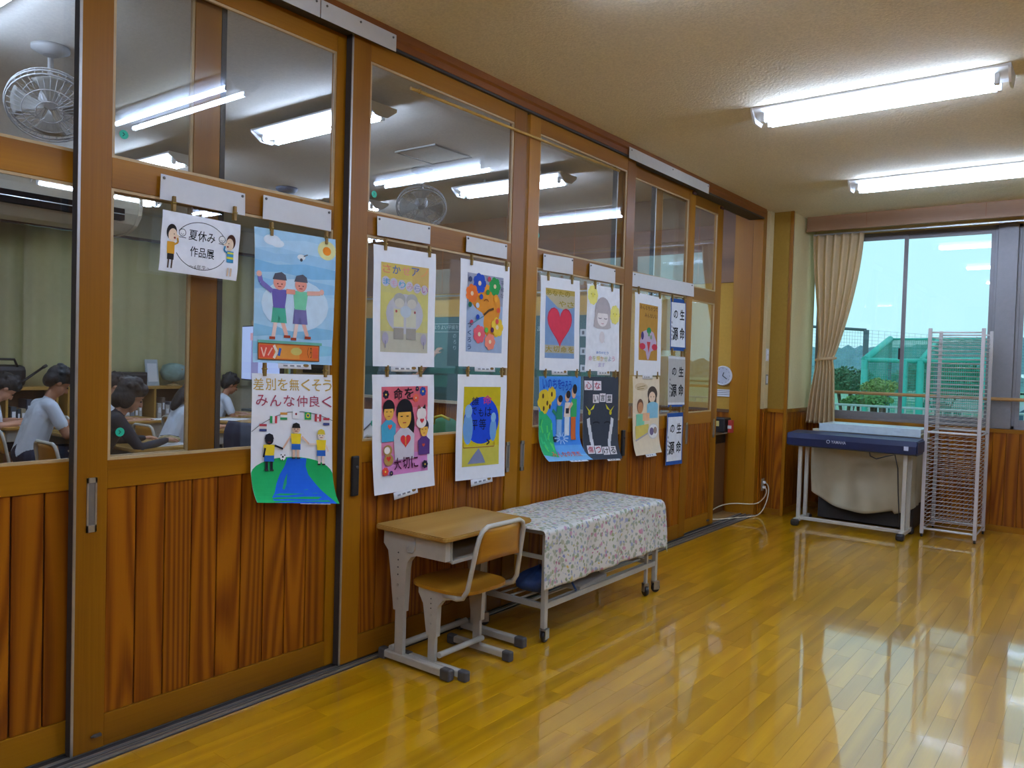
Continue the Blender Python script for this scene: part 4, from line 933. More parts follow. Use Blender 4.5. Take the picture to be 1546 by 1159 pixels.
def cloth(u, v):
    # u along the table (y), v from the wall across the top and down the front
    y = CY0+(CY1-CY0)*u; top = CX1-CX0; drop = .265; s_ = v*(top+drop+.02)
    rr = .018
    if s_ < top-rr: x, z = CX0+s_, .590
    elif s_ < top-rr+rr*1.5708: q = (s_-top+rr)/rr; x, z = CX1-rr+rr*math.sin(q), .590-rr+rr*math.cos(q)
    else:
        d = s_-(top-rr+rr*1.5708); wob = .008*math.sin(y*17)+.005*math.sin(y*41+1)
        x, z = CX1+wob*min(1, d/.15)+.01*d/.25, .590-rr-d
    if u > .97: z -= .012*((u-.97)/.03)**2*3
    if u < .02: z -= .004
    return (x, y, z+.0015*math.sin(y*23+x*31))
ce = MB().grid(cloth, 60, 60)
# side flap at the window end
co = ce.build('table_cloth', FLOWER); solid(co, .0012, 1); tag(co, 'white tablecloth with pastel flower print over the low table', 'tablecloth')
# things on the lower shelf
def blob(name, m, fn, nu=24, nv=14): return MB().grid(fn, nu, nv).build(name, m)
BLUEC = mat('blue_nylon', '#2f4f8a', rough=.6, var=.2, scale=18, bump=.4)
def bagf(u, v):
    a_ = 2*math.pi*u; rr = (.13+.02*math.sin(3*a_+v*4))*(math.sin(math.pi*min(max(v, .02), .98))**.6); return (.36+.75*rr*math.cos(a_)*(1+.1*math.sin(5*v)), 3.43+1.15*rr*math.sin(a_), .203+.13*v+.01*math.sin(7*a_))
bg_ = blob('nylon_bag', BLUEC, bagf); tag(bg_, 'crumpled blue nylon bag on the shelf under the flowered table', 'bag')
MB().tube([(.42, 3.47, .30), (.50, 3.50, .27), (.515, 3.53, .215), (.50, 3.55, .205)], .006).build('drawstring', BLUEC, bg_)
fb = MB().box((-.13, -.17, 0), (.13, .17, .022), .004).build('white_board_box', mat('flat_box_white', '#b9b5ab', rough=.6), None, (.36, 3.74, .1965)); fb.rotation_euler = (0, 0, R(6)); tag(fb, 'flat off-white box lying on the shelf under the flowered table', 'box')
for k in range(2):
    q = MB(); q.box((-.02, -.05, 0), (.02, .05, .10), .006); q.tube([(0, -.03, .10), (0, -.02, .13), (0, .02, .13), (0, .03, .10)], .004); b_ = q.build('black_case', BLACK, None, (.33-.05*k, 4.03+.13*k, .1965)); tag(b_, ('small black case beside the flat box under the flowered table', 'small black case nearest the wheels under the flowered table')[k], 'case', 'black cases under the table')

# ================================================================ KEYBOARD, COVERED INSTRUMENT, RACK
NAVY = mat('navy_plastic', '#1b2448', rough=.45, var=.06)
kb = empty('electric_keyboard', (.91, 7.47, 0)); tag(kb, 'navy electric keyboard on a grey metal stand below the window', 'keyboard')
MB().prism([(-.185, .735), (-.19, .80), (-.175, .845), (.11, .855), (.12, .84), (.12, .74), (.10, .722), (-.15, .722)], -.535, .535, 'x').build('keyboard_case', NAVY, kb)
for s_ in (-1, 1):
    q = MB().box((s_*.535, -.18, .74), (s_*.546, .11, .84), .005).build('end_cheek', mat('navy_dark', '#171d3c', rough=.5), kb)
    q = MB(); q.box((s_*.44-.016, -.115, .06), (s_*.44+.016, -.085, .724), .004); q.build('stand_leg', GREYM, kb)
    q = MB(); q.box((s_*.44-.016, .085, .06), (s_*.44+.016, .115, .724), .004); q.build('stand_leg', GREYM, kb)
    MB().box((s_*.44-.02, -.19, .03), (s_*.44+.02, .19, .065), .006).build('stand_foot', GREYM, kb)
    for e in (-1, 1): MB().box((s_*.44-.034, e*.19-.035, 0), (s_*.44+.034, e*.19+.035, .06), .018).build('foot_cap', BLACK, kb)
MB().box((-.44, -.105, .045), (.44, -.075, .075), .004).build('stand_crossbar', GREYM, kb)
vs, fs, asp = text_mesh('YAMAHA', .012)
def flat_text(t, par, org, wd, ht, m, name='lettering', bold=.012, axis='y'):
    vs, fs, _ = text_mesh(t, bold); me = bpy.data.meshes.new(name)
    me.from_pydata([(org[0]+x*wd, org[1], org[2]+z*ht) for x, z in vs], [], fs); me.materials.append(m); return add(name, me, par)
LET = mat('pale_lettering', '#c4c8d8', rough=.5)
flat_text('YAMAHA', kb, (-.15, -.1905, .775), .125, .026, LET)
MB().lathe([(.016, 0), (.016, .001)], 20, 'Y', (-.175, -.1915, .788)).build('emblem_disc', LET, kb); MB().lathe([(.011, 0), (.011, .001)], 16, 'Y', (-.175, -.1925, .788)).build('emblem_centre', NAVY, kb)
MB().box((.44, -.1915, .765), (.475, -.1895, .80)).build('socket_plate', LET, kb)
MB().tube([(.16, -.14, .724), (.17, -.15, .69), (.22, -.15, .67), (.30, -.14, .70), (.36, -.12, .715), (.385, -.11, .60), (.395, -.11, .40), (.41, -.11, .2), (.415, -.10, .09)], .005, 6).build('power_cable', BLACK, kb)
CREAMC = mat('cream_dust_cover', '#b7ab8c', rough=.8, var=.06, scale=6, bump=.1)
def cov(u, v):
    x = .47+.91*u
    if v < .35:
        t = v/.35; y = 8.28-.56*t; z = .865+.012*math.sin(x*8)*math.sin(t*3)
    else:
        t = (v-.35)/.65; sag = math.sin(math.pi*u)
        y = 7.72-.012-.045*t*sag-.045*math.sin(u*8+t*4)*t-.022*math.sin(u*19-t*3)*t; z = .865-(.60+.13*sag**.7)*t-(.03 if u > .8 else 0)*t
    return (x, y, z)
cv_ = MB().grid(cov, 48, 40)
cob = cv_.build('covered_instrument', CREAMC); solid(cob, .004, 0); tag(cob, 'instrument under a cream dust cover behind the navy keyboard', 'covered instrument')
def side(u, v):
    y = 7.71+.57*u; return (1.38+.01*math.sin(u*12), y, .865-.62*v)
MB().grid(side, 12, 12).build('cover_side', CREAMC, cob)
MB().box((.52, 7.80, .02), (1.35, 8.25, .80)).build('instrument_body', mat('instrument_dark', '#2a241e', rough=.6), cob)
slab = MB().box((-.42, -.19, 0), (.42, .19, .045), .012).build('clear_sheet_roll', mat('pale_plastic_sheet', '#c3d2d4', rough=.25, var=.05), None, (.99, 7.80, .885)); tag(slab, 'flat package in pale blue-white plastic sheet lying on the dust cover', 'package')
def shf(u, v): return (-.43+.86*u, -.20-.012*math.sin(u*14), .045-.07*v)
MB().grid(shf, 20, 4).build('sheet_flap', MATS['pale_plastic_sheet'], slab)
# drying rack
RK = mat('rack_cream_paint', '#bdb4ae', rough=.4, var=.03)
rk = empty('drying_rack', (1.655, 7.88, 0)); tag(rk, 'tall cream metal art drying rack with many wire shelves by the window', 'drying rack')
hx, hy = .20, .265
for sx in (-1, 1):
    for sy in (-1, 1):
        MB().box((sx*hx-.014, sy*hy-.014, .03), (sx*hx+.014, sy*hy+.014, 1.81), .003).build('post', RK, rk)
        c_ = MB(); c_.lathe([(.012, -.008), (.014, 0), (.012, .008)], 12, 'X', (sx*hx, sy*hy, .014)); c_.tube([(sx*hx, sy*hy, .02), (sx*hx, sy*hy, .035)], .006); c_.build('caster', BLACK, rk)
for z in (.075, .915):
    for sy in (-1, 1): MB().tube([(-hx, sy*hy, z), (hx, sy*hy, z)], .010, 8).build('end_bar', mat('rack_white', '#d8d6d2', rough=.4), rk)
    for sx in (-1, 1): MB().tube([(sx*hx, -hy, z-.01), (sx*hx, hy, z-.01)], .008, 8).build('side_bar', RK, rk)
for sy in (-1, 1): MB().tube([(-hx, sy*hy, 1.775), (hx, sy*hy, 1.775)], .007, 8).build('end_bar', MATS['rack_white'], rk)
sh = MB()
sh.tube([(-hx+.01, -hy+.005, 0), (hx-.01, -hy+.005, 0), (hx-.01, hy-.005, 0), (-hx+.01, hy-.005, 0), (-hx+.01, -hy+.005, 0)], .0032, 5, cap=False)
for k in range(5): q = -hx+.01+(2*hx-.02)*(k+1)/6; sh.tube([(q, -hy+.005, 0), (q, hy-.005, 0)], .0014, 4, cap=False)
shm = sh.mesh('wire_shelf', RK)
for k in range(22): add('wire_shelf', shm, rk, (0, 0, .11+.0355*k))
for k in range(22): add('wire_shelf', shm, rk, (0, 0, .965+.0365*k))

# ================================================================ CURTAIN in the corridor
CURT = mat('curtain_beige', '#e6cfa6', rough=.85, var=.05, scale=25, spec=.1)
# part of the daylight comes through the weave
def translucent(m, c, f):
    t = m.node_tree; b = t.nodes['Principled BSDF']; tl = t.nodes.new('ShaderNodeBsdfTranslucent'); tl.inputs[0].default_value = (*lin(c), 1)
    mx = t.nodes.new('ShaderNodeMixShader'); mx.inputs[0].default_value = f; t.links.new(b.outputs[0], mx.inputs[1]); t.links.new(tl.outputs[0], mx.inputs[2]); t.links.new(mx.outputs[0], t.nodes['Material Output'].inputs[0])
translucent(CURT, '#ecd0a0', .42)
def curt(u, v):
    z = 2.775-(2.775-.885)*v; tz = (2.775-1.53)/(2.775-.885)
    if v < tz: t = v/tz; e = t*t*(3-2*t); l = .255+.09*e; r_ = .735-.235*(t**1.6)
    else: t = (v-tz)/(1-tz); e = t**.7; l = .345-.09*e; r_ = .500+.035*e
    amp = .028 if v < tz*.9 else (.016+.02*min(1, abs(v-tz)*6))
    return (l+(r_-l)*u, 8.208+amp*math.sin(u*38+.6*math.sin(v*5))-.03*math.exp(-((v-tz)/.03)**2), z)
cu = MB().grid(curt, 90, 60).build('window_curtain', CURT); solid(cu, .002, 0); tag(cu, 'beige curtain tied back at the left of the window', 'curtain')
MB().tube([(.335+.17*math.cos(R(a_))*.55+.09, 8.195+.045*math.sin(R(a_)), 1.535+.012*math.cos(R(a_))) for a_ in range(0, 361, 20)], .014, 8, cap=False).build('tie_band', CURT, cu)

# ================================================================ small wall things
sw = ony(1153, 538, 7.65); 
q = MB().box((0, -.035, -.06), (.006, .035, .06), .002).build('switch_plate', WHITEP, None, (.046, 7.59, 1.555)); tag(q, 'white light switch plate on the wall beside the jamb', 'switch')
for k in range(2): MB().box((.005, -.015, -.045+.05*k), (.010, .015, -.005+.05*k), .001).build('rocker', PAPER, q)
q = MB().box((0, -.03, -.05), (.005, .03, .05), .002).build('key_plate', mat('plate_brown', '#77705e', rough=.5), None, (.046, 7.60, 1.315)); tag(q, 'small grey framed plate on the wall under the switch', 'plate'); MB().box((.004, -.018, -.036), (.007, .018, .036), .001).build('plate_insert', WHITEP, q)
ou = MB().box((0, -.035, -.06), (.006, .035, .06), .002).build('power_outlet', mat('outlet_grey', '#9a8f78', rough=.5), None, (.046, 7.60, .29)); tag(ou, 'power outlet low on the wall with two cords plugged in', 'outlet')
CORD = mat('cream_cord', '#cfc3a4', rough=.5)
def cord(pts, label):
    cu_ = bpy.data.curves.new('extension_cable', 'CURVE'); cu_.dimensions = '3D'; sp = cu_.splines.new('NURBS'); sp.points.add(len(pts)-1); sp.order_u = 4; sp.use_endpoint_u = True
    for i, p_ in enumerate(pts): sp.points[i].co = (*p_, 1)
    ob = bpy.data.objects.new('power_cord', cu_); col.objects.link(ob); dg = bpy.context.evaluated_depsgraph_get(); dg.update()
    cu_.resolution_u = 6; dg.update(); me = bpy.data.meshes.new_from_object(ob.evaluated_get(dg)); P_ = [v.co.copy() for v in me.vertices]; bpy.data.objects.remove(ob)
    c_ = MB().tube(P_, .0055, 7).build('extension_cable', CORD); tag(c_, label, 'cord'); return c_
c1_ = cord([(.062, 7.60, .315), (.10, 7.60, .31), (.125, 7.585, .24), (.10, 7.54, .08), (.07, 7.46, .008), (.04, 7.35, .007), (-.05, 7.15, .014), (-.12, 6.95, .012), (-.30, 6.8, .007)], 'cream cord looping from the outlet down along the floor into the classroom')
c2_ = cord([(.062, 7.60, .265), (.09, 7.60, .26), (.10, 7.58, .20), (.06, 7.52, .13), (.035, 7.45, .115), (-.03, 7.42, .11), (-.16, 7.38, .11), (-.28, 7.28, .08), (-.30, 7.05, .012), (-.30, 6.85, .0075)], 'cream cord hanging from the outlet across the timber jamb')
MB().box((.052, 7.588, .303), (.075, 7.612, .327), .003).build('plug', PAPER, c1_); MB().box((.052, 7.588, .253), (.075, 7.612, .277), .003).build('plug', PAPER, c2_)
# ================================================================ CLASSROOM SHELL
import numpy as np
FWALL = mat('front_wall_cloth', '#b98f3e', rough=.8, var=.05, scale=40, spec=.1)
fw = struct(MB().box((XK-.2, YF, 0), (-.27, YF+.12, ZK)).build('wall_front', FWALL), 'classroom wall carrying the blackboard')
MB().box((XK, YF-.02, 2.26), (-.27, YF, ZK)).build('upper_panel', BROWNW, fw)
for i in range(14): MB().box((XK+.5*i-.004, YF-.022, 2.26), (XK+.5*i+.004, YF-.0195, ZK)).build('panel_joint', HEADER, fw)
nb2 = 56; wdt = (-.27-XK)/nb2; me = MB().box((.001, -.012, 0), (wdt-.001, 0, .98), .002).mesh('wall_board', CEDAR)
for i in range(nb2): add('wall_board', me, fw, (XK+wdt*i, YF, 0))
MB().box((XK, YF-.03, .98), (-.27, YF, 1.01)).build('dado_rail', BROWNW, fw)
MB().tube([(XK+.8, YF-.06, 2.225), (-.9, YF-.06, 2.225)], .012, 8).build('picture_rail', ALU, fw)
struct(MB().box((XK-.2, -1.3, 0), (-.02, -1.2, ZK)).build('wall_rear', BROWNW))
# window side of the classroom, seen behind drawn curtains
kw = struct(MB().box((XK-.12, -1.2, 0), (XK, YF, .98)).box((XK-.12, -1.2, 2.76), (XK, YF, ZK)).box((XK-.12, -1.2, .98), (XK, 1.6, 2.76)).build('wall_classroom_window', mat('classroom_wall_paint', '#b5ab8e', rough=.9, var=.04)))
for n_, (a_, b_) in enumerate(((1.6, 3.55), (3.65, 5.5), (5.6, YF))):
    o = empty('window_%d' % (n_+4), (XK-.06, (a_+b_)/2, .98)); struct(o, 'curtained classroom window')
    L_ = o.location
    def wp(name, a, b, m): MB().box(Vector(a)-L_, Vector(b)-L_).build(name, m, o)
    wp('frame', (XK-.09, a_, .98), (XK-.04, a_+.05, 2.76), ALUD); wp('frame', (XK-.09, b_-.05, .98), (XK-.04, b_, 2.76), ALUD)
    wp('transom', (XK-.10, a_, 1.93), (XK-.02, b_, 2.07), ALUD); wp('mullion', (XK-.09, (a_+b_)/2-.03, .98), (XK-.04, (a_+b_)/2+.03, 2.76), ALUD)
    wp('pane', (XK-.07, a_, .98), (XK-.064, b_, 2.76), WGLASS)
for a_, b_ in ((3.55, 3.65), (5.5, 5.6)):
    struct(MB().box((XK-.12, a_, .98), (XK, b_, 2.76)).build('wall_pier', ALUD))
KC = mat('classroom_curtain', '#d0c9a0', rough=.9, var=.04, scale=20, spec=.05); translucent(KC, '#cdc294', .35)
for k, (a_, b_) in enumerate(((2.2, 3.73), (3.68, 5.54), (5.55, 7.3))):
    def kc(u, v): return (XK+.088+(.05 if k == 1 else 0)+.022*math.sin(u*46+1.3*math.sin(u*5+k)), a_+(b_-a_)*u, 2.79-(2.79-.97)*v)
    c_ = MB().grid(kc, 110, 6).build('classroom_curtain', KC); solid(c_, .002, 0)
    tag(c_, ('cream classroom curtain nearest the left edge of the picture', 'cream classroom curtain behind the timber stile', 'cream classroom curtain next to the television')[k], 'curtain', 'drawn classroom curtains')
rl = MB().box((XK+.06, 1.6, 2.795), (XK+.17, 7.2, 2.825)).build('curtain_rail', mat('rail_brown', '#4c3324', rough=.5)); tag(rl, 'dark brown curtain rail above the classroom curtains', 'curtain rail')
# ---- classroom lights
for y in (1.42, 3.62, 5.85):
    for q, xx in enumerate((-2.43, -4.85)):
        kl = tube_light(xx, xx+1.25, y, ZK-.06, 'hanging twin tube classroom light, %s of the %s row' % (('right one', 'left one')[q], {1.42: 'nearest', 3.62: 'middle', 5.85: 'farthest'}[y]), 'classroom ceiling lights', TUBE_CLASS, 'class_tube', wd=.26)
        for e in (.3, .95): MB().tube([(e-.625, 0, 0), (e-.625, 0, .06)], .01).build('suspension_rod', WHITEP, kl)
tube_light(3.25, 4.55, -5.75, ZK-.06, 'classroom light running along the window side near the air conditioner', 'classroom ceiling lights', TUBE_CLASS, 'class_tube', along='y', wd=.22)
# ---- air conditioner
AC = mat('ac_cream', '#b9ae98', rough=.5, var=.03)
ac = empty('air_conditioner', (-6.0, 3.45, 2.58)); tag(ac, 'long ceiling hung air conditioner with a dark outlet slot', 'air conditioner')
MB().prism([(-.30, .52), (.30, .52), (.32, .42), (.30, .30), (.22, .20), (.05, .13), (-.2, .12), (-.30, .2)], -.9, .86, 'y').build('ac_body', AC, ac)
MB().box((.255, -.85, .215), (.337, .70, .335)).build('outlet_slot', mat('slot_matt_black', '#0e0e10', rough=1., spec=.05), ac)
MB().box((.33, -.85, .272), (.343, .70, .280)).build('louvre', ALU, ac)
for s_ in (-1, 1): MB().prism([(-.31, .53), (.31, .53), (.33, .42), (.31, .29), (.22, .19), (.05, .12), (-.2, .11), (-.31, .19)], s_*.88-.02, s_*.88+.02, 'y').build('ac_end_cap', AC, ac)
# ---- ceiling fans (oscillating wall-fan type under the ceiling)
FANW = mat('fan_grey_white', '#8f8b86', rough=.6, var=.03)
def fan(loc, rz, label):
    o = empty('ceiling_fan', loc, rz); tag(o, label, 'fan', 'classroom ceiling fans')
    MB().lathe([(.10, .32), (.10, .30), (.04, .27)], 24, 'Z').build('mount_dome', FANW, o)
    MB().tube([(0, 0, .29), (0, -.03, .30), (0, -.09, .22), (0, -.09, .12), (0, -.04, .06)], .016, 8).build('swing_arm', FANW, o)
    rt = Matrix.Rotation(R(42), 4, 'X')
    g = MB(); 
    for r_, z_ in ((.22, 0), (.225, -.03), (.22, -.06), (.14, -.085), (.14, .02), (.07, -.095)):
        g.tube([rt @ Vector((r_*math.cos(2*math.pi*k/32), r_*math.sin(2*math.pi*k/32), z_)) for k in range(33)], .005 if r_ > .2 else .0025, 5, cap=False)
    for k in range(36):
        a_ = 2*math.pi*k/36; c_, s_ = math.cos(a_), math.sin(a_)
        g.tube([rt @ Vector((r_*c_, r_*s_, z_)) for r_, z_ in ((.05, -.095), (.14, -.085), (.22, -.05), (.222, 0), (.14, .02), (.05, .025))], .0016, 4, cap=False)
    g.build('guard', FANW, o)
    m_ = MB(); m_.lathe([(.055, .07), (.06, .03), (.05, -.0), (.03, -.02)], 18, 'Z'); bmesh.ops.transform(m_.bm, matrix=rt, verts=m_.bm.verts); m_.build('motor', FANW, o)
    for b_ in range(4):
        q = MB(); 
        def bl(u, v): 
            a_ = (v-.5)*1.0*(.5+u*.5)+b_*math.pi/2; r_ = .03+.165*u; return rt @ Vector((r_*math.cos(a_), r_*math.sin(a_), -.035+.03*(v-.5)))
        q.grid(bl, 6, 6); bo = q.build('blade', mat('fan_blade', '#9c988f', rough=.4), o); solid(bo, .002, 0)
fan((-2.20, 2.0, 2.83), R(-112), 'ceiling fan seen through the leftmost sliding door'); fan((-2.28, 5.15, 2.80), R(-135), 'ceiling fan seen above the pale yellow poster')
hp = onz(655, 232, ZK); q = MB().box((-.23, -.23, -.008), (.23, .23, 0), .002).build('ceiling_hatch', mat('hatch_grey', '#b4afa6', rough=.8), None, (hp.x, hp.y, ZK)); tag(q, 'square inspection hatch in the classroom ceiling', 'hatch')
for a_, b_ in (((-.23, -.23), (.23, -.215)), ((-.23, .215), (.23, .23)), ((-.23, -.215), (-.215, .215)), ((.215, -.215), (.23, .215))): MB().box((*a_, -.014), (*b_, -.008)).build('hatch_frame', mat('hatch_frame', '#7d786f', rough=.6), q)
dp = onz(433, 288, ZK-.03); q = MB().lathe([(.11, 0), (.11, -.02), (.08, -.045), (.03, -.05)], 20, 'Z').build('ceiling_speaker', mat('slate', '#5c6070', rough=.6), None, (dp.x, dp.y, ZK)); tag(q, 'dark round ceiling dome above the blue sky poster', 'ceiling dome')
# ---- blackboard
bb = empty('blackboard', (-3.6, YF-.04, .9)); tag(bb, 'green chalkboard with chalk writing on the classroom front wall', 'blackboard')
GB = mat('chalkboard_green', '#2f5650', rough=.7, var=.10, scale=4)
MB().box((-1.95, -.01, .0), (1.95, .0, 1.06)).build('board_face', GB, bb)
for a_, b_ in (((-1.98, -.02, 1.06), (1.98, .01, 1.09)), ((-1.98, -.02, -.03), (-1.95, .01, 1.06)), ((1.95, -.02, -.03), (1.98, .01, 1.06))): MB().box(a_, b_).build('board_frame', mat('board_frame', '#b08a3c', rough=.5), bb)
MB().box((-1.98, -.10, -.03), (1.98, .01, .005)).build('chalk_tray', mat('tray_pale', '#b9a888', rough=.5), bb)
CH = mat('chalk', '#aebcb4', rough=.9)
xk = onx(0, 0, 0)
def chalk(t, px, py, w_, h): 
    p = ony(px, py, YF-.052); flat_text(t, bb, (p.x+3.6, -.012, p.z-.9), w_, h, CH, 'chalk_writing', 0.)
chalk('よりよい学級を', 655, 497, .42, .055); chalk('めあて', 800, 500, .28, .06)
for py in (489, 501): p = ony(655, py, YF-.052); q = ony(692, py, YF-.052); MB().box((p.x+3.6, -.0125, p.z-.902), (q.x+3.6+.05, -.0105, p.z-.896)).build('chalk_line', CH, bb)
for k, py in enumerate((510, 519, 528)): p = ony(684, py, YF-.052); flat_text('のろり'[k], bb, (p.x+3.6, -.012, p.z-.9), .05, .05, CH, 'chalk_writing', 0.)
for k, py in enumerate((502, 530, 556)):
    p = ony(880, py, YF-.06); q = MB().box((-.04, -.002, -.04), (.04, .0, .04)).build('board_magnet', WHITEP, None, (p.x, YF-.051, p.z)); tag(q, 'white magnet card on the chalkboard beside the pencil girl poster, %s' % ('top one', 'middle one', 'bottom one')[k], 'magnet', 'magnet cards on the board'); MB().box((-.015, -.003, -.02), (.015, -.0021, .02)).build('printed_mark', CAPS, q)
# things on the front wall left of the board: shelf with dark equipment
sh_ = empty('equipment_shelf', (-6.1, YF-.26, 0)); tag(sh_, 'pale shelf with dark equipment beside the blackboard', 'shelf')
SHW = mat('shelf_pale_wood', '#b99a62', rough=.5, var=.05)
for z in (.35, .75, 1.15, 1.5): MB().box((-.42, -.2, z), (.42, .22, z+.025)).build('shelf_board', SHW, sh_)
for x_ in (-.42, .40): MB().box((x_, -.2, 0), (x_+.025, .22, 1.53)).build('upright', SHW, sh_)
for k, (x_, z, w_, h) in enumerate(((-.25, .775, .3, .14), (.12, .775, .38, .10), (-.1, 1.175, .5, .18), (.1, 1.525, .4, .35), (-.2, .375, .35, .2))):
    q = MB().box((-w_/2, -.14, 0), (w_/2, .14, h), .01).build('audio_unit', BLACK, None, (-6.1+x_, YF-.26, z)); MB().box((-w_/2+.03, -.143, h*.4), (w_/2-.03, -.139, h*.6)).build('display_strip', CAPS, q); tag(q, 'black audio unit on the equipment shelf, %s' % ('second shelf left', 'second shelf right', 'third shelf', 'on the top', 'lowest shelf')[k], 'audio unit', 'units on the equipment shelf')
# ---- television
tv = empty('television', (-6.15, 6.22, 0), R(-12)); tag(tv, 'large television on a stand showing a pale blue screen', 'television')
TVX = .62
MB().box((-TVX, -.03, 1.06), (TVX, .03, 1.80), .01).build('tv_casing', BLACK, tv)
scr = MB().box((-TVX+.015, -.033, 1.08), (TVX-.015, -.0295, 1.785)).build('tv_screen', emit('tv_screen_light', '#a9bdf2', .62), tv)
MB().box((-.28, -.0345, 1.08), (-.05, -.0332, 1.66)).build('screen_picture', emit('tv_picture', '#8f8fc4', .5), scr); MB().box((-.32, -.035, 1.60), (-.2, -.0332, 1.70)).build('screen_picture', emit('tv_pink', '#c89ab0', .5), scr)
for s_ in (-1, 1): MB().box((s_*.35-.02, .03, .1), (s_*.35+.02, .07, 1.5)).build('stand_post', SHW, tv)
MB().box((-.45, -.25, .45), (.45, .25, .48)).box((-.45, -.25, .06), (.45, .25, .10)).build('stand_shelf', SHW, tv); MB().box((-.45, .02, 1.75), (-.43, .06, 1.87)).build('stand_hook', SHW, tv)
MB().tube([(-.3, -.0, 1.06), (-.24, -.02, 1.0), (-.1, -.02, .98), (.1, 0, 1.04)], .006).build('tv_cable', BLACK, tv)
for x_ in (-.42, .42):
    for y_ in (-.22, .22): MB().tube([(x_, y_, 0), (x_, y_, .07)], .02).build('stand_foot', BLACK, tv)
for k in range(2):
    q = MB().box((-.30, -.15, 0), (.30, .15, .12-.03*k), .01).build('video_deck', BLACK, None, (-6.15, 6.22, .481+(.1215 if k else 0))); q.rotation_euler = (0, 0, R(-12)); tag(q, 'black video deck under the television, %s' % ('lower', 'upper')[k], 'video deck', 'decks under the television'); MB().box((-.25, -.153, .04), (.25, -.149, .06)).build('display_strip', CAPS, q)
# ---- low bookshelves under the windows
def bookcase(y0, y1, label):
    o = empty('bookcase', (XK+.28, (y0+y1)/2, 0)); tag(o, label, 'bookcase', 'bookcases under the classroom windows'); h = (y1-y0)/2
    OCH = mat('bookcase_ochre', '#b58a3c', rough=.45, var=.05)
    MB().box((-.16, -h, .95), (.17, h, .985), .003).build('top_board', OCH, o); MB().box((-.16, -h, .04), (-.14, h, .95)).build('back_board', mat('bookcase_dark', '#5a4526', rough=.6), o)
    for z in (.04, .48): MB().box((-.16, -h, z), (.16, h, z+.025)).build('shelf_board', OCH, o)
    for k in range(4): y = -h+(2*h-.025)*k/3; MB().box((-.16, y, .0), (.16, y+.025, .95)).build('divider', OCH, o)
    r_ = random.Random(int(y0*10)); cols_ = ('#8a8f9a', '#b9b5a8', '#4a4f5a', '#7a6a5a', '#c6c2b8', '#3c4a52', '#a89a7c')
    for k in range(3):
        y = -h+(2*h)*k/3+.05; n_ = 0
        while y < -h+2*h*(k+1)/3-.12 and n_ < 6:
            w_ = r_.uniform(.03, .06); hh = r_.uniform(.22, .36); c_ = r_.choice(cols_)
            q = MB().box((-.11, 0, 0), (.12, w_, hh), .003).build('binder', mat('binder_'+c_[1:], c_, rough=.6), None, (XK+.28, (y0+y1)/2+y, .505)); MB().box((.12, w_*.2, hh*.55), (.1215, w_*.8, hh*.8)).build('spine_label', PAPER, q)
            tag(q, '%s upright binder in the %s bay of the %s' % (('first', 'second', 'third', 'fourth', 'fifth', 'sixth')[n_], ('left', 'middle', 'right')[k], label), 'binder', 'binders in the '+label); y += w_+.006; n_ += 1
bookcase(2.4, 3.95, 'ochre bookcase at the left edge'); bookcase(4.05, 5.6, 'ochre bookcase behind the dark haired pupil')
# things on the bookcases
def thing_at(px, py, z): return onz(px, py, z)
q = empty('school_bag', (XK+.28, 3.45, .985)); MB().box((-.12, -.20, 0), (.12, .20, .24), .06).build('bag_body', BLACK, q); MB().tube([(.1, -.12, .22), (.12, -.10, .30), (.12, .06, .30), (.1, .10, .22)], .014).build('bag_handle', BLACK, q); tag(q, 'black bag on top of the left bookcase', 'bag')
q = MB().tube([(XK+.44, 3.52, 1.0), (XK+.40, 3.80, 1.20)], .014, 8).build('umbrella', BLACK); MB().tube([(XK+.40, 3.80, 1.20), (XK+.395, 3.84, 1.225)], .018).build('umbrella_handle', CAPS, q); tag(q, 'dark folded umbrella leaning on the left bookcase', 'umbrella')
q = MB().box((-.12, -.38, 0), (.12, .38, .17), .012).build('storage_box', BLACK, None, (XK+.28, 4.62, .985)); MB().box((.12, -.36, .13), (.123, .36, .15)).build('lid_seam', CAPS, q); tag(q, 'long dark storage box on the right bookcase', 'box')
q = MB().box((-.01, -.09, 0), (.01, .09, .33)).build('pale_folder', mat('pale_blue_card', '#b9c4c9', rough=.7), None, (XK+.30, 5.12, .985)); q.rotation_euler = (0, R(-8), R(12)); MB().box((.01, -.07, .05), (.0115, .07, .28)).build('folder_label', PAPER, q); tag(q, 'pale upright folder on the right bookcase beside the storage box', 'folder')
q = empty('craft_model', (XK+.32, 5.38, .985)); GL = mat('sage_globe', '#8aa79c', rough=.5, var=.3, scale=8); MB().lathe([(.02, .05), (.13, .08), (.165, .17), (.13, .26), (.04, .29)], 6, 'Z').build('model_shell', GL, q); MB().lathe([(.08, 0), (.08, .012), (.015, .03), (.015, .07)], 16, 'Z').build('model_base', SHW, q); MB().tube([(.10, -.02, .08), (.12, .05, .22)], .012).build('model_stick', mat('stick_ochre', '#9a7a34', rough=.5), q); tag(q, 'pale green faceted craft model on the right bookcase', 'craft model')

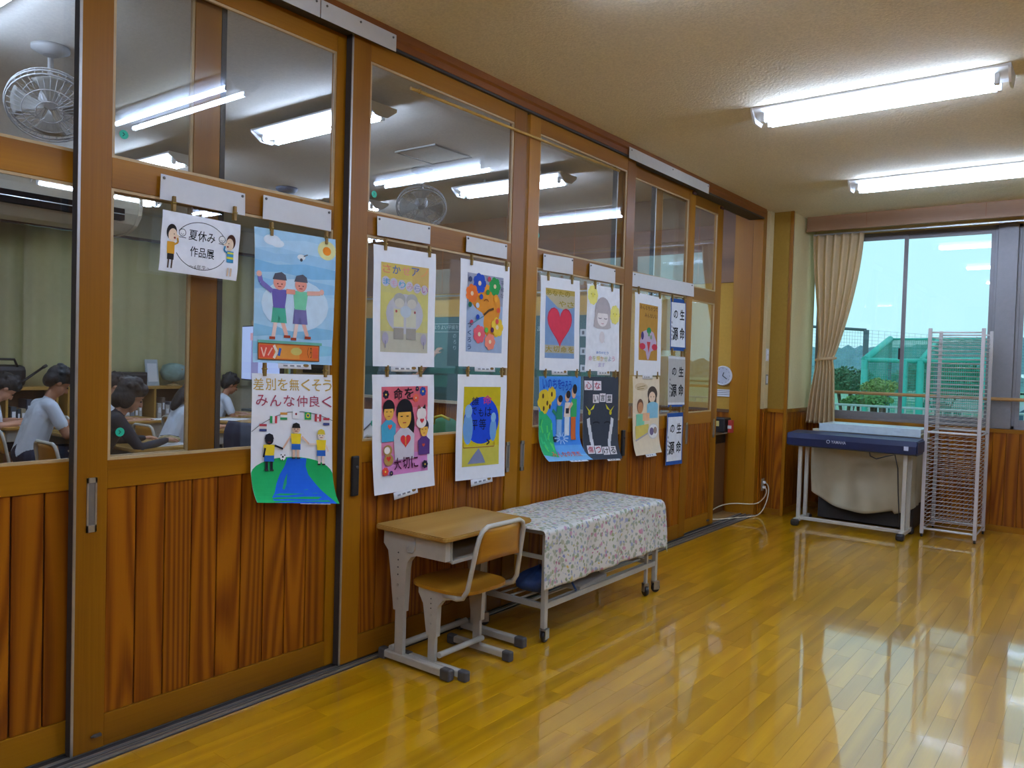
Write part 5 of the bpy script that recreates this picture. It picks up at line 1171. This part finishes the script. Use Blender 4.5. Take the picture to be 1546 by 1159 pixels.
# ---- corner seen through the open door: clock, notice, shelf
cl_ = ony(1092, 567, YF-.02); q = empty('wall_clock', (cl_.x, YF-.012, cl_.z)); tag(q, 'round white wall clock seen through the open door', 'clock')
MB().lathe([(.096, 0), (.098, -.02), (.092, -.03), (.084, -.03), (.082, -.022)], 32, 'Y').build('clock_case', WHITEP, q); MB().lathe([(.083, -.022), (.083, -.0235)], 32, 'Y').build('clock_face', mat('clock_face', '#b9bcc4', rough=.6), q)
for a_, L_ in ((125, .055), (20, .035)): MB().tube([(0, -.026, 0), (L_*math.sin(R(a_)), -.026, L_*math.cos(R(a_)))], .004).build('clock_hand', BLACK, q)
for k in range(12): a_ = R(30*k); MB().box((.072*math.sin(a_)-.003, -.0245, .072*math.cos(a_)-.003), (.072*math.sin(a_)+.003, -.0235, .072*math.cos(a_)+.003)).build('hour_mark', CAPS, q)
p = ony(1094, 593, YF-.01); q = MB().box((-.09, -.002, -.035), (.09, 0, .035)).build('wall_notice', WHITEP, None, (p.x, YF-.012, p.z)); tag(q, 'small white notice under the wall clock', 'notice')
for k in range(3): MB().box((-.075, -.003, .018-.018*k), (.07, -.0021, .022-.018*k)).build('notice_line', CAPS, q)
q = empty('side_cabinet', (-.62, YF-.2, 0)); tag(q, 'narrow cabinet inside the open classroom door', 'cabinet'); MB().box((-.30, -.17, .77), (.34, .18, .80), .003).build('cabinet_top', mat('cabinet_pale', '#a9a292', rough=.5), q); MB().box((-.28, -.15, 0), (.32, .18, .68), .003).build('cabinet_body', mat('cabinet_brown', '#6a4524', rough=.5), q); MB().box((-.28, -.14, .68), (.32, .18, .77)).build('slot_shade', BLACK, q)  # solid black block stands for the shade beneath the cabinet top
p = ony(1086, 641, YF-.25); q = MB().box((-.13, -.08, 0), (.085, .08, .14), .01).build('desk_radio', BLACK, None, (p.x, YF-.25, .80)); MB().box((-.03, -.083, .06), (.03, -.079, .11)).build('radio_dial', mat('dial_yellow', '#c9b86a', rough=.5), q); tag(q, 'black box with a pale yellow label on the cabinet inside the door', 'radio')
q = MB().box((-.018, -.03, 0), (.018, .03, .12), .004).build('red_tin', mat('red_tin', '#b0322a', rough=.5), None, (p.x+.115, YF-.25, .80)); MB().box((-.019, -.0315, .04), (.019, -.0295, .07)).build('tin_label', WHITEP, q); tag(q, 'small red tin on the cabinet inside the door', 'tin')

# ================================================================ CLASSROOM DESKS AND PUPILS
SC = 1.09
_pd = None; _pc = None
def class_seat(x, y, what):
    global _pd, _pc
    if _pd is None:
        _pd = make_desk((0, 0, 0), 0, 'x', 'classroom desks'); _pc = make_chair((0, 0, 0), 0, 'x', 'classroom chairs'); d_, c_ = _pd, _pc
    else: d_, c_ = copy_tree(_pd), copy_tree(_pc)
    d_.location = (x, y+.46, 0); c_.location = (x, y+.02, 0); d_.scale = c_.scale = (SC, SC, SC)
    d_['label'] = 'classroom desk of '+what; c_['label'] = 'classroom chair of '+what
    return d_, c_
def person(name, label, loc, rz, J, cols, scale=1., hair='short', group=None):
    """one continuous remeshed body; J overrides joints; pose looks along local +y"""
    o = empty(name, loc, rz); tag(o, label, 'person', group)
    mb = MB(); segs = []
    V3 = Vector
    def seg(a, ra, b, rb, lab):
        a, b = V3(a), V3(b)
        if (b-a).length > 1e-4: mb.tube([a, b], [ra, rb], 12)
        mb.ell(a, ra*1.0, 10, 8); mb.ell(b, rb*1.0, 10, 8); segs.append((a, ra, b, rb, lab))
    def ell(c, r, lab, rot=None): mb.ell(c, r, 16, 12, rot); segs.append((V3(c), min(r), V3(c), min(r), lab))
    hip, chest, neck, head = (V3(J[k]) for k in ('hip', 'chest', 'neck', 'head'))
    up = (chest-hip).normalized(); fw_ = V3((0, up.z, -up.y)).normalized() if True else None
    lean = math.atan2(up.y, up.z); rotx = Matrix.Rotation(-lean, 4, 'X')
    ell(hip, (.145, .115, .11), 'pants', rotx); ell(hip.lerp(chest, .33), (.13, .098, .13), 'shirt', rotx); ell(hip.lerp(chest, .68), (.138, .10, .13), 'shirt', rotx); ell(chest, (.15, .10, .115), 'shirt', rotx)
    for s_ in (1, -1): seg(hip+V3((s_*.04, 0, .02)), .098, chest+V3((s_*.05, 0, 0)), .094, 'shirt')
    seg(chest+up*.06, .06, neck, .042, 'shirt'); seg(neck, .043, neck.lerp(head, .55), .042, 'skin')
    sh = chest+up*.075
    for s_, k in ((1, 'R'), (-1, 'L')):
        S = sh+V3((s_*.145, .0, 0)); E = V3(J['elbow'+k]); W = V3(J['wrist'+k])
        seg(sh+V3((s_*.05, 0, .0)), .062, S, .052, 'shirt'); mid = S.lerp(E, .62)
        seg(S, .052, mid, .050 if not J.get('long') else .043, 'shirt'); seg(mid, .040, E, .034, 'shirt' if J.get('long') else 'skin'); seg(E, .035, E.lerp(W, .35), .034, 'shirt' if J.get('long') else 'skin'); seg(E.lerp(W, .35), .034, W, .023, 'shirt' if J.get('long') else 'skin')
        d = (W-E).normalized(); n = V3(J.get('palm'+k, (0, 0, -1))); n = (n-d*n.dot(d)).normalized(); lat = d.cross(n)
        pc = W+d*.038; ell(pc, (.030, .036, .014), 'skin', Matrix((( *lat,), (*d,), (*n,))).transposed().to_4x4())
        for f_, (q, L_) in enumerate(((-.024, .058), (-.008, .066), (.008, .062), (.024, .048))):
            a_ = pc+d*.028+lat*q; b_ = a_+d*L_*.5+n*.012; c_ = b_+d*L_*.35+n*.024
            seg(a_, .0085, b_, .008, 'skin'); seg(b_, .008, c_, .0065, 'skin')
        ts = J.get('thumb'+k, 1); a_ = W+d*.018+lat*.022*ts; b_ = a_+lat*.024*ts+d*.026+n*.01; c_ = b_+d*.024+n*.014
        seg(a_, .011, b_, .0095, 'skin'); seg(b_, .0095, c_, .008, 'skin')
        H = hip+V3((s_*.075, 0, -.02)); K = V3(J['knee'+k]); A = V3(J['ankle'+k]); T = V3(J['toe'+k])
        kk = 'pants' if J.get('longpants') else 'skin'
        seg(H, .092, H.lerp(K, .8), .066, 'pants'); seg(H.lerp(K, .8), .060, K, .052, 'pants'); seg(K, .052, K.lerp(A, .4), .050, kk); seg(K.lerp(A, .4), .048, A, .032, kk); seg(A, .038, T, .030, 'shoe'); seg(A, .036, A+V3((0, -.035, -.02)), .03, 'shoe')
    pr = R(J.get('pitch', 25)); yw = R(J.get('yaw', 0)); HM = Matrix.Translation(head) @ Matrix.Rotation(yw, 4, 'Z') @ Matrix.Rotation(-pr, 4, 'X'); HR = HM.to_3x3().to_4x4()
    def hp_(x, y, z): return HM @ V3((x, y, z))
    ell(hp_(0, -.012, .03), (.072, .090, .085), 'skin', HR); ell(hp_(0, .022, -.045), (.055, .058, .062), 'skin', HR); ell(hp_(0, .045, -.085), (.028, .026, .02), 'skin', HR)
    seg(hp_(0, .082, -.0), .009, hp_(0, .094, -.03), .013, 'skin'); ell(hp_(0, .074, -.062), (.022, .010, .007), 'skin', HR)
    for s_ in (1, -1): ell(hp_(s_*.073, -.012, -.012), (.010, .019, .028), 'skin', HR)
    me = mb.mesh('body', None); ob = bpy.data.objects.new('tmp', me); col.objects.link(ob)
    md = ob.modifiers.new('r', 'REMESH'); md.mode = 'VOXEL'; md.voxel_size = .0075; md.use_smooth_shade = True
    sm = ob.modifiers.new('s', 'SMOOTH'); sm.factor = .5; sm.iterations = 3
    dg = bpy.context.evaluated_depsgraph_get(); dg.update(); m2 = bpy.data.meshes.new_from_object(ob.evaluated_get(dg)); bpy.data.objects.remove(ob); bpy.data.meshes.remove(me)
    labs = ['shirt', 'pants', 'skin', 'shoe']
    for l_ in labs: m2.materials.append(cols[l_])
    n_ = len(m2.polygons); cc = np.empty(n_*3); m2.polygons.foreach_get('center', cc); cc = cc.reshape(-1, 3); best = np.full(n_, 1e9); idx = np.zeros(n_, dtype=np.int32)
    for a, ra, b, rb, lab in segs:
        a_ = np.array(a); d_ = np.array(b)-a_; L2 = max(d_@d_, 1e-9); t_ = np.clip(((cc-a_)@d_)/L2, 0, 1); dist = np.linalg.norm(cc-(a_+t_[:, None]*d_), axis=1)-(ra+(rb-ra)*t_)
        w_ = dist < best; best[w_] = dist[w_]; idx[w_] = labs.index(lab)
    m2.polygons.foreach_set('material_index', idx); smooth_all(m2); m2.update()
    add('body', m2, o)
    # eyes and brows
    for s_ in (1, -1):
        MB().ell(hp_(s_*.030, .074, -.002), (.011, .006, .006), 10, 8, HR).build('eye', BLACK, o)
        MB().tube([hp_(s_*.016, .079, .020), hp_(s_*.045, .070, .018)], .0028, 6).build('eyebrow', cols['hair'], o)
    MB().tube([hp_(-.018, .080, -.060), hp_(0, .083, -.061), hp_(.018, .080, -.060)], .003, 6).build('mouth', mat('lip', '#8a4a40', rough=.6), o)
    hb = MB(); hb.ell(hp_(0, -.022, .048), (.083, .098, .084), 18, 12, HR); hb.ell(hp_(0, -.060, .0), (.076, .055, .075), 16, 12, HR); hb.ell(hp_(0, .048, .082), (.060, .036, .032), 14, 10, HR)
    for s_ in (1, -1): hb.ell(hp_(s_*.066, -.025, .02), (.018, .05, .045), 12, 8, HR); hb.ell(hp_(s_*.03, .062, .062), (.028, .02, .024), 10, 8, HR)
    if hair == 'long':
        hb.ell(hp_(0, -.075, -.06), (.08, .045, .13), 16, 12, HR); hb.ell(hp_(0, -.10, -.16), (.075, .04, .13), 16, 12, HR)
        for s_ in (1, -1): hb.ell(hp_(s_*.072, -.02, -.05), (.022, .04, .09), 12, 8, HR)
    if hair == 'bob':
        hb.ell(hp_(0, -.055, -.045), (.088, .06, .075), 16, 12, HR)
        for s_ in (1, -1): hb.ell(hp_(s_*.075, -.015, -.035), (.022, .05, .065), 12, 8, HR)
    rnd = random.Random(hash(label) % 1000)
    for k in range(26):
        th = rnd.uniform(0, 2*math.pi); ph = rnd.uniform(.2, 1.5); hb.ell(hp_(.078*math.sin(ph)*math.cos(th), -.022+.092*math.sin(ph)*math.sin(th), .05+.08*math.cos(ph)), rnd.uniform(.014, .024), 8, 6)
    hm = hb.mesh('hair', cols['hair']); ho_ = bpy.data.objects.new('tmp', hm); col.objects.link(ho_); md = ho_.modifiers.new('r', 'REMESH'); md.mode = 'VOXEL'; md.voxel_size = .007; md.use_smooth_shade = True
    dg.update(); dg = bpy.context.evaluated_depsgraph_get(); h2 = bpy.data.meshes.new_from_object(ho_.evaluated_get(dg)); bpy.data.objects.remove(ho_); h2.materials.clear(); h2.materials.append(cols['hair']); smooth_all(h2); add('hair', h2, o)
    o.scale = (scale,)*3
    return o
SKIN = mat('skin', '#b98566', rough=.55, var=.05, scale=15); SKIN2 = mat('skin_tan', '#a06c4c', rough=.55, var=.05, scale=15)
HAIR = mat('black_hair', '#0d0a08', rough=.65, var=.3, scale=60, bump=.4); HAIRB = mat('dark_brown_hair', '#170e0a', rough=.65, var=.3, scale=60, bump=.4)
SHIRT = mat('white_shirt', '#c6cdd4', rough=.8, var=.04, scale=14, bump=.25); NAVYC = mat('navy_cloth', '#1a1f33', rough=.85, var=.12, scale=16, bump=.25); DARKC = mat('dark_sweatshirt', '#22242c', rough=.85, var=.15, scale=16, bump=.25); SHOE = mat('indoor_shoe', '#c9c9c6', rough=.6)
def cols_(shirt, pants, skin=SKIN, hair=HAIR): return dict(shirt=shirt, pants=pants, skin=skin, shoe=SHOE, hair=hair)
def seated(**k):
    J = dict(hip=(0, 0, .51), chest=(0, .12, .80), neck=(0, .19, .935), head=(0, .25, 1.05), elbowR=(.22, .20, .665), wristR=(.13, .42, .695), elbowL=(-.22, .22, .67), wristL=(-.12, .43, .695), palmR=(0, 0, -1), palmL=(0, 0, -1), thumbR=-1, thumbL=1,
             kneeR=(.10, .40, .50), ankleR=(.10, .36, .085), toeR=(.10, .48, .045), kneeL=(-.10, .40, .50), ankleL=(-.10, .36, .085), toeL=(-.10, .48, .045), pitch=35)
    J.update(k); return J
def paper_on(x, y, z, rz, label, w_=.21, h=.297):
    q = MB().box((-w_/2, -h/2, 0), (w_/2, h/2, .0016)).build('worksheet', PAPER, None, (x, y, z)); q.rotation_euler = (0, 0, rz); tag(q, label, 'paper', 'worksheets on the classroom desks')
    for k in range(5): MB().box((-w_*.38, h*.3-.035*k, .0016), (w_*.38, h*.3-.035*k+.006, .0019)).build('printed_line', CAPS, q)
DZ = .64*SC
SEATS = dict(A=(-5.40, 2.60), B=(-4.34, 2.73), C=(-3.22, 2.66), D=(-4.18, 3.86), E=(-5.62, 5.14), H=(-5.48, 3.72))
class_seat(*SEATS['A'], 'the pupil cut by the left picture edge'); class_seat(*SEATS['B'], 'the boy in the white polo shirt'); class_seat(*SEATS['C'], 'the pupil in the dark sweatshirt'); class_seat(*SEATS['D'], 'the long haired pupil in front of the dark sweatshirt'); class_seat(*SEATS['E'], 'the boy below the television'); class_seat(*SEATS['H'], 'the pupil hidden behind the dark sweatshirt')
person('person', 'pupil with black hair and navy trousers cut by the left picture edge', (*SEATS['A'], 0), R(-4), seated(pitch=50, chest=(0, .15, .77), neck=(0, .24, .89), head=(0, .32, .985)), cols_(SHIRT, NAVYC), 1.05)
person('person', 'boy in a white polo shirt bending over his desk behind the leftmost door', (*SEATS['B'], 0), R(-3), seated(pitch=36, chest=(0, .09, .81), neck=(0, .15, .945), head=(0, .21, 1.065), wristL=(-.05, .46, .78), elbowL=(-.19, .30, .70), palmL=(0, .6, -.5)), cols_(SHIRT, NAVYC, SKIN2), 1.06)
person('person', 'pupil in a dark sweatshirt leaning on the desk next to the green sticker', (*SEATS['C'], 0), R(-10), seated(pitch=30, yaw=-12, long=True, longpants=True, chest=(0, .15, .78), neck=(.0, .24, .90), head=(0, .31, 1.01), elbowR=(.25, .30, .66), wristR=(.10, .52, .695)), cols_(DARKC, DARKC, SKIN, HAIRB), 1.06, 'bob')
person('person', 'long haired pupil in a white shirt half hidden by the timber stile', (*SEATS['D'], 0), R(-6), seated(pitch=30), cols_(SHIRT, NAVYC, SKIN, HAIRB), 1.03, 'long')
person('person', 'boy in a white shirt writing below the television', (*SEATS['E'], 0), R(-10), seated(pitch=22), cols_(SHIRT, NAVYC, SKIN2), 1.0)
person('person', 'pupil mostly hidden behind the dark sweatshirt with one hand on a worksheet', (*SEATS['H'], 0), R(-14), seated(pitch=35, wristR=(.12, .50, .70)), cols_(SHIRT, NAVYC), 1.0)
paper_on(SEATS['C'][0]+.14, SEATS['C'][1]+.56, DZ, R(8), 'worksheet under the hand of the dark sweatshirt'); paper_on(SEATS['H'][0]+.16, SEATS['H'][1]+.58, DZ, R(-6), 'worksheet behind the head of the dark sweatshirt'); paper_on(SEATS['A'][0]+.1, SEATS['A'][1]+.5, DZ, R(4), 'worksheet at the left picture edge', .3, .25); paper_on(SEATS['B'][0]+.12, SEATS['B'][1]+.52, DZ, R(4), 'worksheet of the boy in the white polo')
q = empty('pencil_case', (SEATS['C'][0]+.05, SEATS['C'][1]+.64, DZ), R(25)); PC = mat('patterned_pouch', '#a39468', rough=.8, var=.35, scale=22); MB().ell((0, 0, .03), (.10, .035, .03), 16, 10).build('pouch', PC, q); MB().tube([(-.085, 0, .052), (0, 0, .062), (.085, 0, .052)], .003, 6).build('zip', BLACK, q); tag(q, 'olive patterned pencil case in front of the dark sweatshirt', 'pencil case')
# empty place with a navy hood cover on the chair and a sheet on the desk
d_, c_ = class_seat(-3.40, 4.36, 'the empty place with the navy cover beside the sky poster')
def cover(u, v):
    a_ = v*2-1; x = -.21+.42*u; return (x*(1-.06*abs(a_)), .0+.045*math.copysign(min(1, abs(a_)*3), a_)+.012*math.sin(u*9), .80-.36*abs(a_)**1.2)
q = MB().grid(cover, 16, 20).build('seat_hood', NAVYC, None, (-3.40, 4.38-.275, 0)); solid(q, .02, 0); tag(q, 'navy padded hood cover hung over an empty chair beside the sky poster', 'chair cover')
paper_on(-4.90, 4.98, DZ+.002, R(24), 'white sheet on the desk below the television', .26, .30)
d_, c_ = class_seat(-4.92, 4.54, 'the desk with the white sheet below the television')
# teacher at the board
hw = ony(664, 527, YF-.12)
tx, ty = hw.x-.46, YF-.55
person('person', 'teacher with a raised arm writing on the chalkboard, mostly hidden by posters', (tx, ty, 0), 0, dict(hip=(0, 0, .84), chest=(0, .02, 1.20), neck=(0, .04, 1.36), head=(.0, .06, 1.49), elbowR=(.30, .18, 1.18), wristR=(.42, .38, hw.z-.06), palmR=(0, 1, 0), thumbR=-1, elbowL=(-.22, .0, .98), wristL=(-.2, .10, .78), palmL=(1, 0, 0), thumbL=1, kneeR=(.09, .02, .46), ankleR=(.09, 0, .08), toeR=(.09, .14, .04), kneeL=(-.09, .02, .46), ankleL=(-.09, 0, .08), toeL=(-.09, .14, .04), pitch=5, longpants=True), cols_(mat('teacher_shirt', '#4a5a5c', rough=.8), NAVYC), 1.0)
# bags and papers behind the second row of posters
gp = ony(672, 645, 5.3)
q = empty('green_bag', (gp.x, 5.3, .56)); GRN = mat('green_quilt', '#1f6a3c', rough=.8, var=.3, scale=14, bump=.4); MB().ell((0, 0, .17), (.20, .13, .17), 20, 14).build('bag_body', GRN, q); MB().tube([(-.05, -.1, .28), (-.02, -.12, .34), (.06, -.12, .36), (.14, -.10, .33)], .012).build('bag_strap', mat('strap_yellow', '#c9b42c', rough=.6), q); tag(q, 'green quilted bag with a yellow strap seen between the lower posters', 'bag')
d_, c_ = class_seat(gp.x, 5.3-.46, 'the green bag'); d_.location = (gp.x, 5.3, 0); d_.scale = (SC*.80,)*3 ; d_.scale.z = .56/.64; c_.location = (gp.x-.1, 4.85, 0)
wp_ = ony(553, 640, 5.4)
q = empty('paper_fan', (wp_.x, 5.4, .56), R(30)); MB().prism(rounded(-.16, 0, .16, .34, .05), -.006, .006, 'y').build('fan_sheet', PAPER, q); MB().tube([(-.1, -.012, .05), (.05, -.012, .2)], .006).build('fan_rib', CAPS, q); MB().lathe([(.035, -.008), (.035, -.0065)], 16, 'Y', (.08, 0, .2)).build('green_motif', teal, q); tag(q, 'white card with a green motif standing beside the pale yellow poster', 'card')
d_, c_ = class_seat(wp_.x, 4.94, 'the white card'); d_.location = (wp_.x, 5.4, 0); d_.scale = (SC*.9, SC*.9, .56/.64); c_.location = (wp_.x+.44, 4.97, 0)

# ================================================================ OUTDOORS
GZ = -.45
nt = NT('grass_ground'); tc = nt.new('ShaderNodeTexCoord'); n1 = nt.new('ShaderNodeTexNoise', i_Scale=.6, i_Detail=5.); nt.l(tc.outputs['Object'], n1.inputs['Vector']); r_ = ramp(nt, [(.3, lin('#66907a')), (.55, lin('#7fae88')), (.75, lin('#93b8a2'))]); nt.l(n1.outputs[0], r_.inputs[0]); nt.l(r_.outputs[0], nt.b.inputs['Base Color']); nt.b.inputs['Roughness'].default_value = .95  # greens shifted to teal for the cool, hazy daylight
struct(MB().box((-160, 8.65, GZ-.3), (120, 420, GZ)).build('ground_lawn', nt.m), 'playing field beyond the windows')
struct(MB().box((-40, 8.66, GZ), (40, 13.5, GZ+.02)).build('ground_paving', mat('pale_paving', '#b9c2bf', rough=.9, var=.06, scale=3)), 'pale paved strip outside the windows')
rnd = random.Random(3)
def ridge(name, y, h0, h1, m, label, x0=-160, x1=60, dep=25, n=140):
    hs = [h0+(h1-h0)*(.5+.4*math.sin(i*.07+1)+.1*math.sin(i*.23))+rnd.uniform(-.5, .5)*.35 for i in range(n+1)]
    def f(u, v): 
        i = u*n; k = int(min(i, n-1)); h = hs[k]+(hs[k+1]-hs[k])*(i-k); return (x0+(x1-x0)*u, y+dep*v, GZ-.1+h*math.sin(math.pi*min(1, v*1.0+.02)*.9)**.5*(1-.1*math.sin(i*3+v*9)))
    struct(MB().grid(f, n, 8).build(name, m), label)
HILLM = mat('hazed_wooded_hill', '#6a919c', rough=.95, var=.18, scale=.5); HILLN = mat('hazed_tree_belt', '#5a8284', rough=.95, var=.3, scale=.9)  # bluish outdoor haze is mixed into both colours
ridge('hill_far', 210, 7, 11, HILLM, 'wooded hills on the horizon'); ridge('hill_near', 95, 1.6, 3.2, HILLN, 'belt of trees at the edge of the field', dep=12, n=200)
LEAF = {k: mat('leaf_'+k, c, rough=.9, var=.3, scale=12) for k, c in (('lime', '#7f9a58'), ('deep', '#4f7a5c'), ('mid', '#5f8f52'))}
def shrub(c, r, m, label, n=1100):
    o = empty('garden_shrub', (c[0], c[1], GZ)); tag(o, label, 'shrub', 'shrubs outside the window'); f = MB()
    for k in range(n):
        th = rnd.uniform(0, 6.283); ph = math.acos(rnd.uniform(-.6, 1)); rr = rnd.uniform(.75, 1.05)*(1+.18*math.sin(3*th+ph*2)); p_ = Vector((r[0]*rr*math.sin(ph)*math.cos(th), r[1]*rr*math.sin(ph)*math.sin(th), c[2]-GZ+r[2]*rr*math.cos(ph)))
        a_ = Vector((rnd.uniform(-1, 1), rnd.uniform(-1, 1), rnd.uniform(-.4, 1))).normalized()*r[0]*.10; b_ = a_.orthogonal().normalized()*r[0]*.06
        vs_ = [f.bm.verts.new(p_+q_) for q_ in (-a_, b_, a_, -b_)]; f.bm.faces.new(vs_)
    lf = f.build('foliage', m, o); lf['kind'] = 'stuff'
    s_ = MB(); s_.ell((0, 0, c[2]-GZ), (r[0]*.8, r[1]*.8, r[2]*.8), 16, 10); s_.build('leaf_core', m, o)
    st_ = MB()
    for k in range(5): st_.tube([(0, 0, 0), (r[0]*.5*math.cos(k*1.3), r[1]*.5*math.sin(k*1.3), c[2]-GZ)], .03)
    st_.build('stem', mat('bark', '#5a4a3a', rough=.9), o)
p = ony(1328, 586, 15); shrub((p.x, 15, p.z), (.27, .25, .16), LEAF['lime'], 'lime green shrub in front of the teal ball cage'); p = ony(1310, 606, 13.2); shrub((p.x, 13.2, p.z), (.33, .28, .10), LEAF['mid'], 'low mid green shrub beneath the lime shrub')
p = ony(1279, 577, 22); shrub((p.x, 22, p.z), (.62, .5, .36), LEAF['deep'], 'dark green shrub next to the tied curtain'); p = ony(1420, 575, 30); shrub((p.x, 30, p.z), (1.4, .9, .6), LEAF['deep'], 'dark green shrub seen through the drying rack')
# teal ball cage with nets
TEAL = mat('teal_padding', '#37b5a6', rough=.6, var=.05, scale=4); NET = mat('teal_net', '#3fae9c', rough=.8); 
Y1_, Y2_ = 19., 22.
def P1(px, py): return ony(px, py, Y1_)
def P2(px, py): return ony(px, py, Y2_)
cg = empty('ball_cage', (P1(1350, 600).x, Y1_, GZ)); tag(cg, 'teal padded ball cage frame with netting on the field', 'ball cage'); L_ = cg.location
def cpart(name, pts, r_, m=TEAL): return MB().tube([Vector(p_)-L_ for p_ in pts], r_, 10).build(name, m, cg)
def down(p_): return Vector((p_.x, p_.y, GZ))
a1, a2, a3 = P1(1306, 543), P1(1390, 545), P1(1492, 543)
b1, b2, b3 = P2(1344, 512), P2(1416, 514), P2(1500, 512)
for p_ in (a1, a2, a3): cpart('front_post', (down(p_), p_), .075)
for p_ in (b1, b2, b3): cpart('rear_post', (down(p_), p_), .06, mat('slate_post', '#5d7580', rough=.6))
cpart('front_beam', (a1, a2), .05); cpart('front_beam', (a2, a3), .05); cpart('sloping_beam', (a1, b1), .085); cpart('sloping_beam', (a2, b2), .06); cpart('sloping_beam', (a3, b3), .06); cpart('rear_beam', (b1, b3), .03)
p_ = P1(1366, 545); cpart('front_post', (down(p_), p_), .07)
def net(name, q00, q10, q01, q11, nu, nv, par, org, m, r_=.006):
    f = MB()
    def at_(u, v): return (q00*(1-u)+q10*u)*(1-v)+(q01*(1-u)+q11*u)*v-org
    for i in range(nu+1): f.tube([at_(i/nu, 0), at_(i/nu, 1)], r_, 3, cap=False)
    for j in range(nv+1): f.tube([at_(0, j/nv), at_(1, j/nv)], r_, 3, cap=False)
    o_ = f.build(name, m, par); o_['kind'] = 'stuff'; return o_
net('netting', down(a1), down(a3), a1, a3, 60, 40, cg, L_, NET, .0055); net('netting', down(b1), down(b3), b1, b3, 50, 36, cg, L_, NET, .0055); net('netting', a1, a3, b1, b3, 60, 24, cg, L_, NET, .0055); net('netting', down(a1), down(b1), a1, b1, 24, 36, cg, L_, NET, .0055)
# tall ball fence farther out
YFN = 40.
fn = empty('ball_fence', (ony(1308, 520, YFN).x, YFN, GZ)); tag(fn, 'tall net fence on dark posts across the field', 'fence'); L2_ = fn.location
tops = [ony(1212, 492, YFN), ony(1308, 498, YFN)]
for k in range(5): tops.append(tops[1]+Vector((5.2*(k+1), 6*(k+1), -.25*(k+1))))
PST = mat('fence_post', '#51646c', rough=.6)
for t_ in tops: MB().tube([Vector((t_.x, t_.y, GZ))-L2_, t_-L2_], .13, 8).build('fence_post', PST, fn)
MB().tube([tops[0]-L2_, tops[1]-L2_], .07, 6).build('top_rail', PST, fn)
for a_, b_ in zip(tops, tops[1:]): net('fence_net', Vector((a_.x, a_.y, GZ)), Vector((b_.x, b_.y, GZ)), a_, b_, 24, 24, fn, L2_, mat('pale_net', '#9fc4c6', rough=.8), .007)
# low railing by the path, parked cars and a shed
YR = 12.4
lr = empty('path_railing', (0, YR, GZ)); tag(lr, 'low pale railing beside the paved strip', 'railing'); PW = mat('railing_pale', '#a9bdb9', rough=.5)
zt_ = ony(1300, 612, YR).z-GZ
for z_ in (.12, max(zt_, .35)): MB().tube([(-6, 0, z_), (8, 0, z_)], .018, 6).build('rail', PW, lr)
bal = MB().box((-.010, -.010, 0), (.010, .010, max(zt_, .35))).mesh('baluster', PW)
for k in range(116): add('baluster', bal, lr, (-6+.12*k, 0, 0))
def car(c, rz, m, label):
    o = empty('parked_car', (c[0], c[1], GZ), rz); tag(o, label, 'car', 'cars parked beyond the field')
    b_ = MB().prism([(-2.0, .35), (2.0, .35), (2.05, .75), (1.5, .9), (1.05, .95), (.55, 1.42), (-1.1, 1.45), (-1.7, 1.0), (-2.05, .9)], -.8, .8, 'y'); b_.build('car_body', m, o)
    MB().prism([(.98, .97), (.55, 1.36), (-1.05, 1.39), (-1.5, 1.0)], -.805, .805, 'y').build('car_window', BLACK, o)
    for x_ in (-1.25, 1.25):
        for s_ in (-.8, .8): MB().lathe([(.2, -.1), (.32, -.09), (.32, .09), (.2, .1)], 16, 'Y', (x_, s_, .32)).build('wheel', BLACK, o)
p = ony(1545, 597, 24); car((p.x+1.6, 24), R(8), mat('car_blue', '#3d5f78', rough=.3), 'dark blue parked car at the right picture edge'); p = ony(1440, 577, 48); car((p.x, 48), R(20), mat('car_white', '#d8dde0', rough=.3), 'white parked car seen through the drying rack')
p = ony(1483, 583, 40); car((p.x, 40), R(-10), mat('car_silver', '#b9c3c6', rough=.3), 'silver parked car seen between the rack posts')
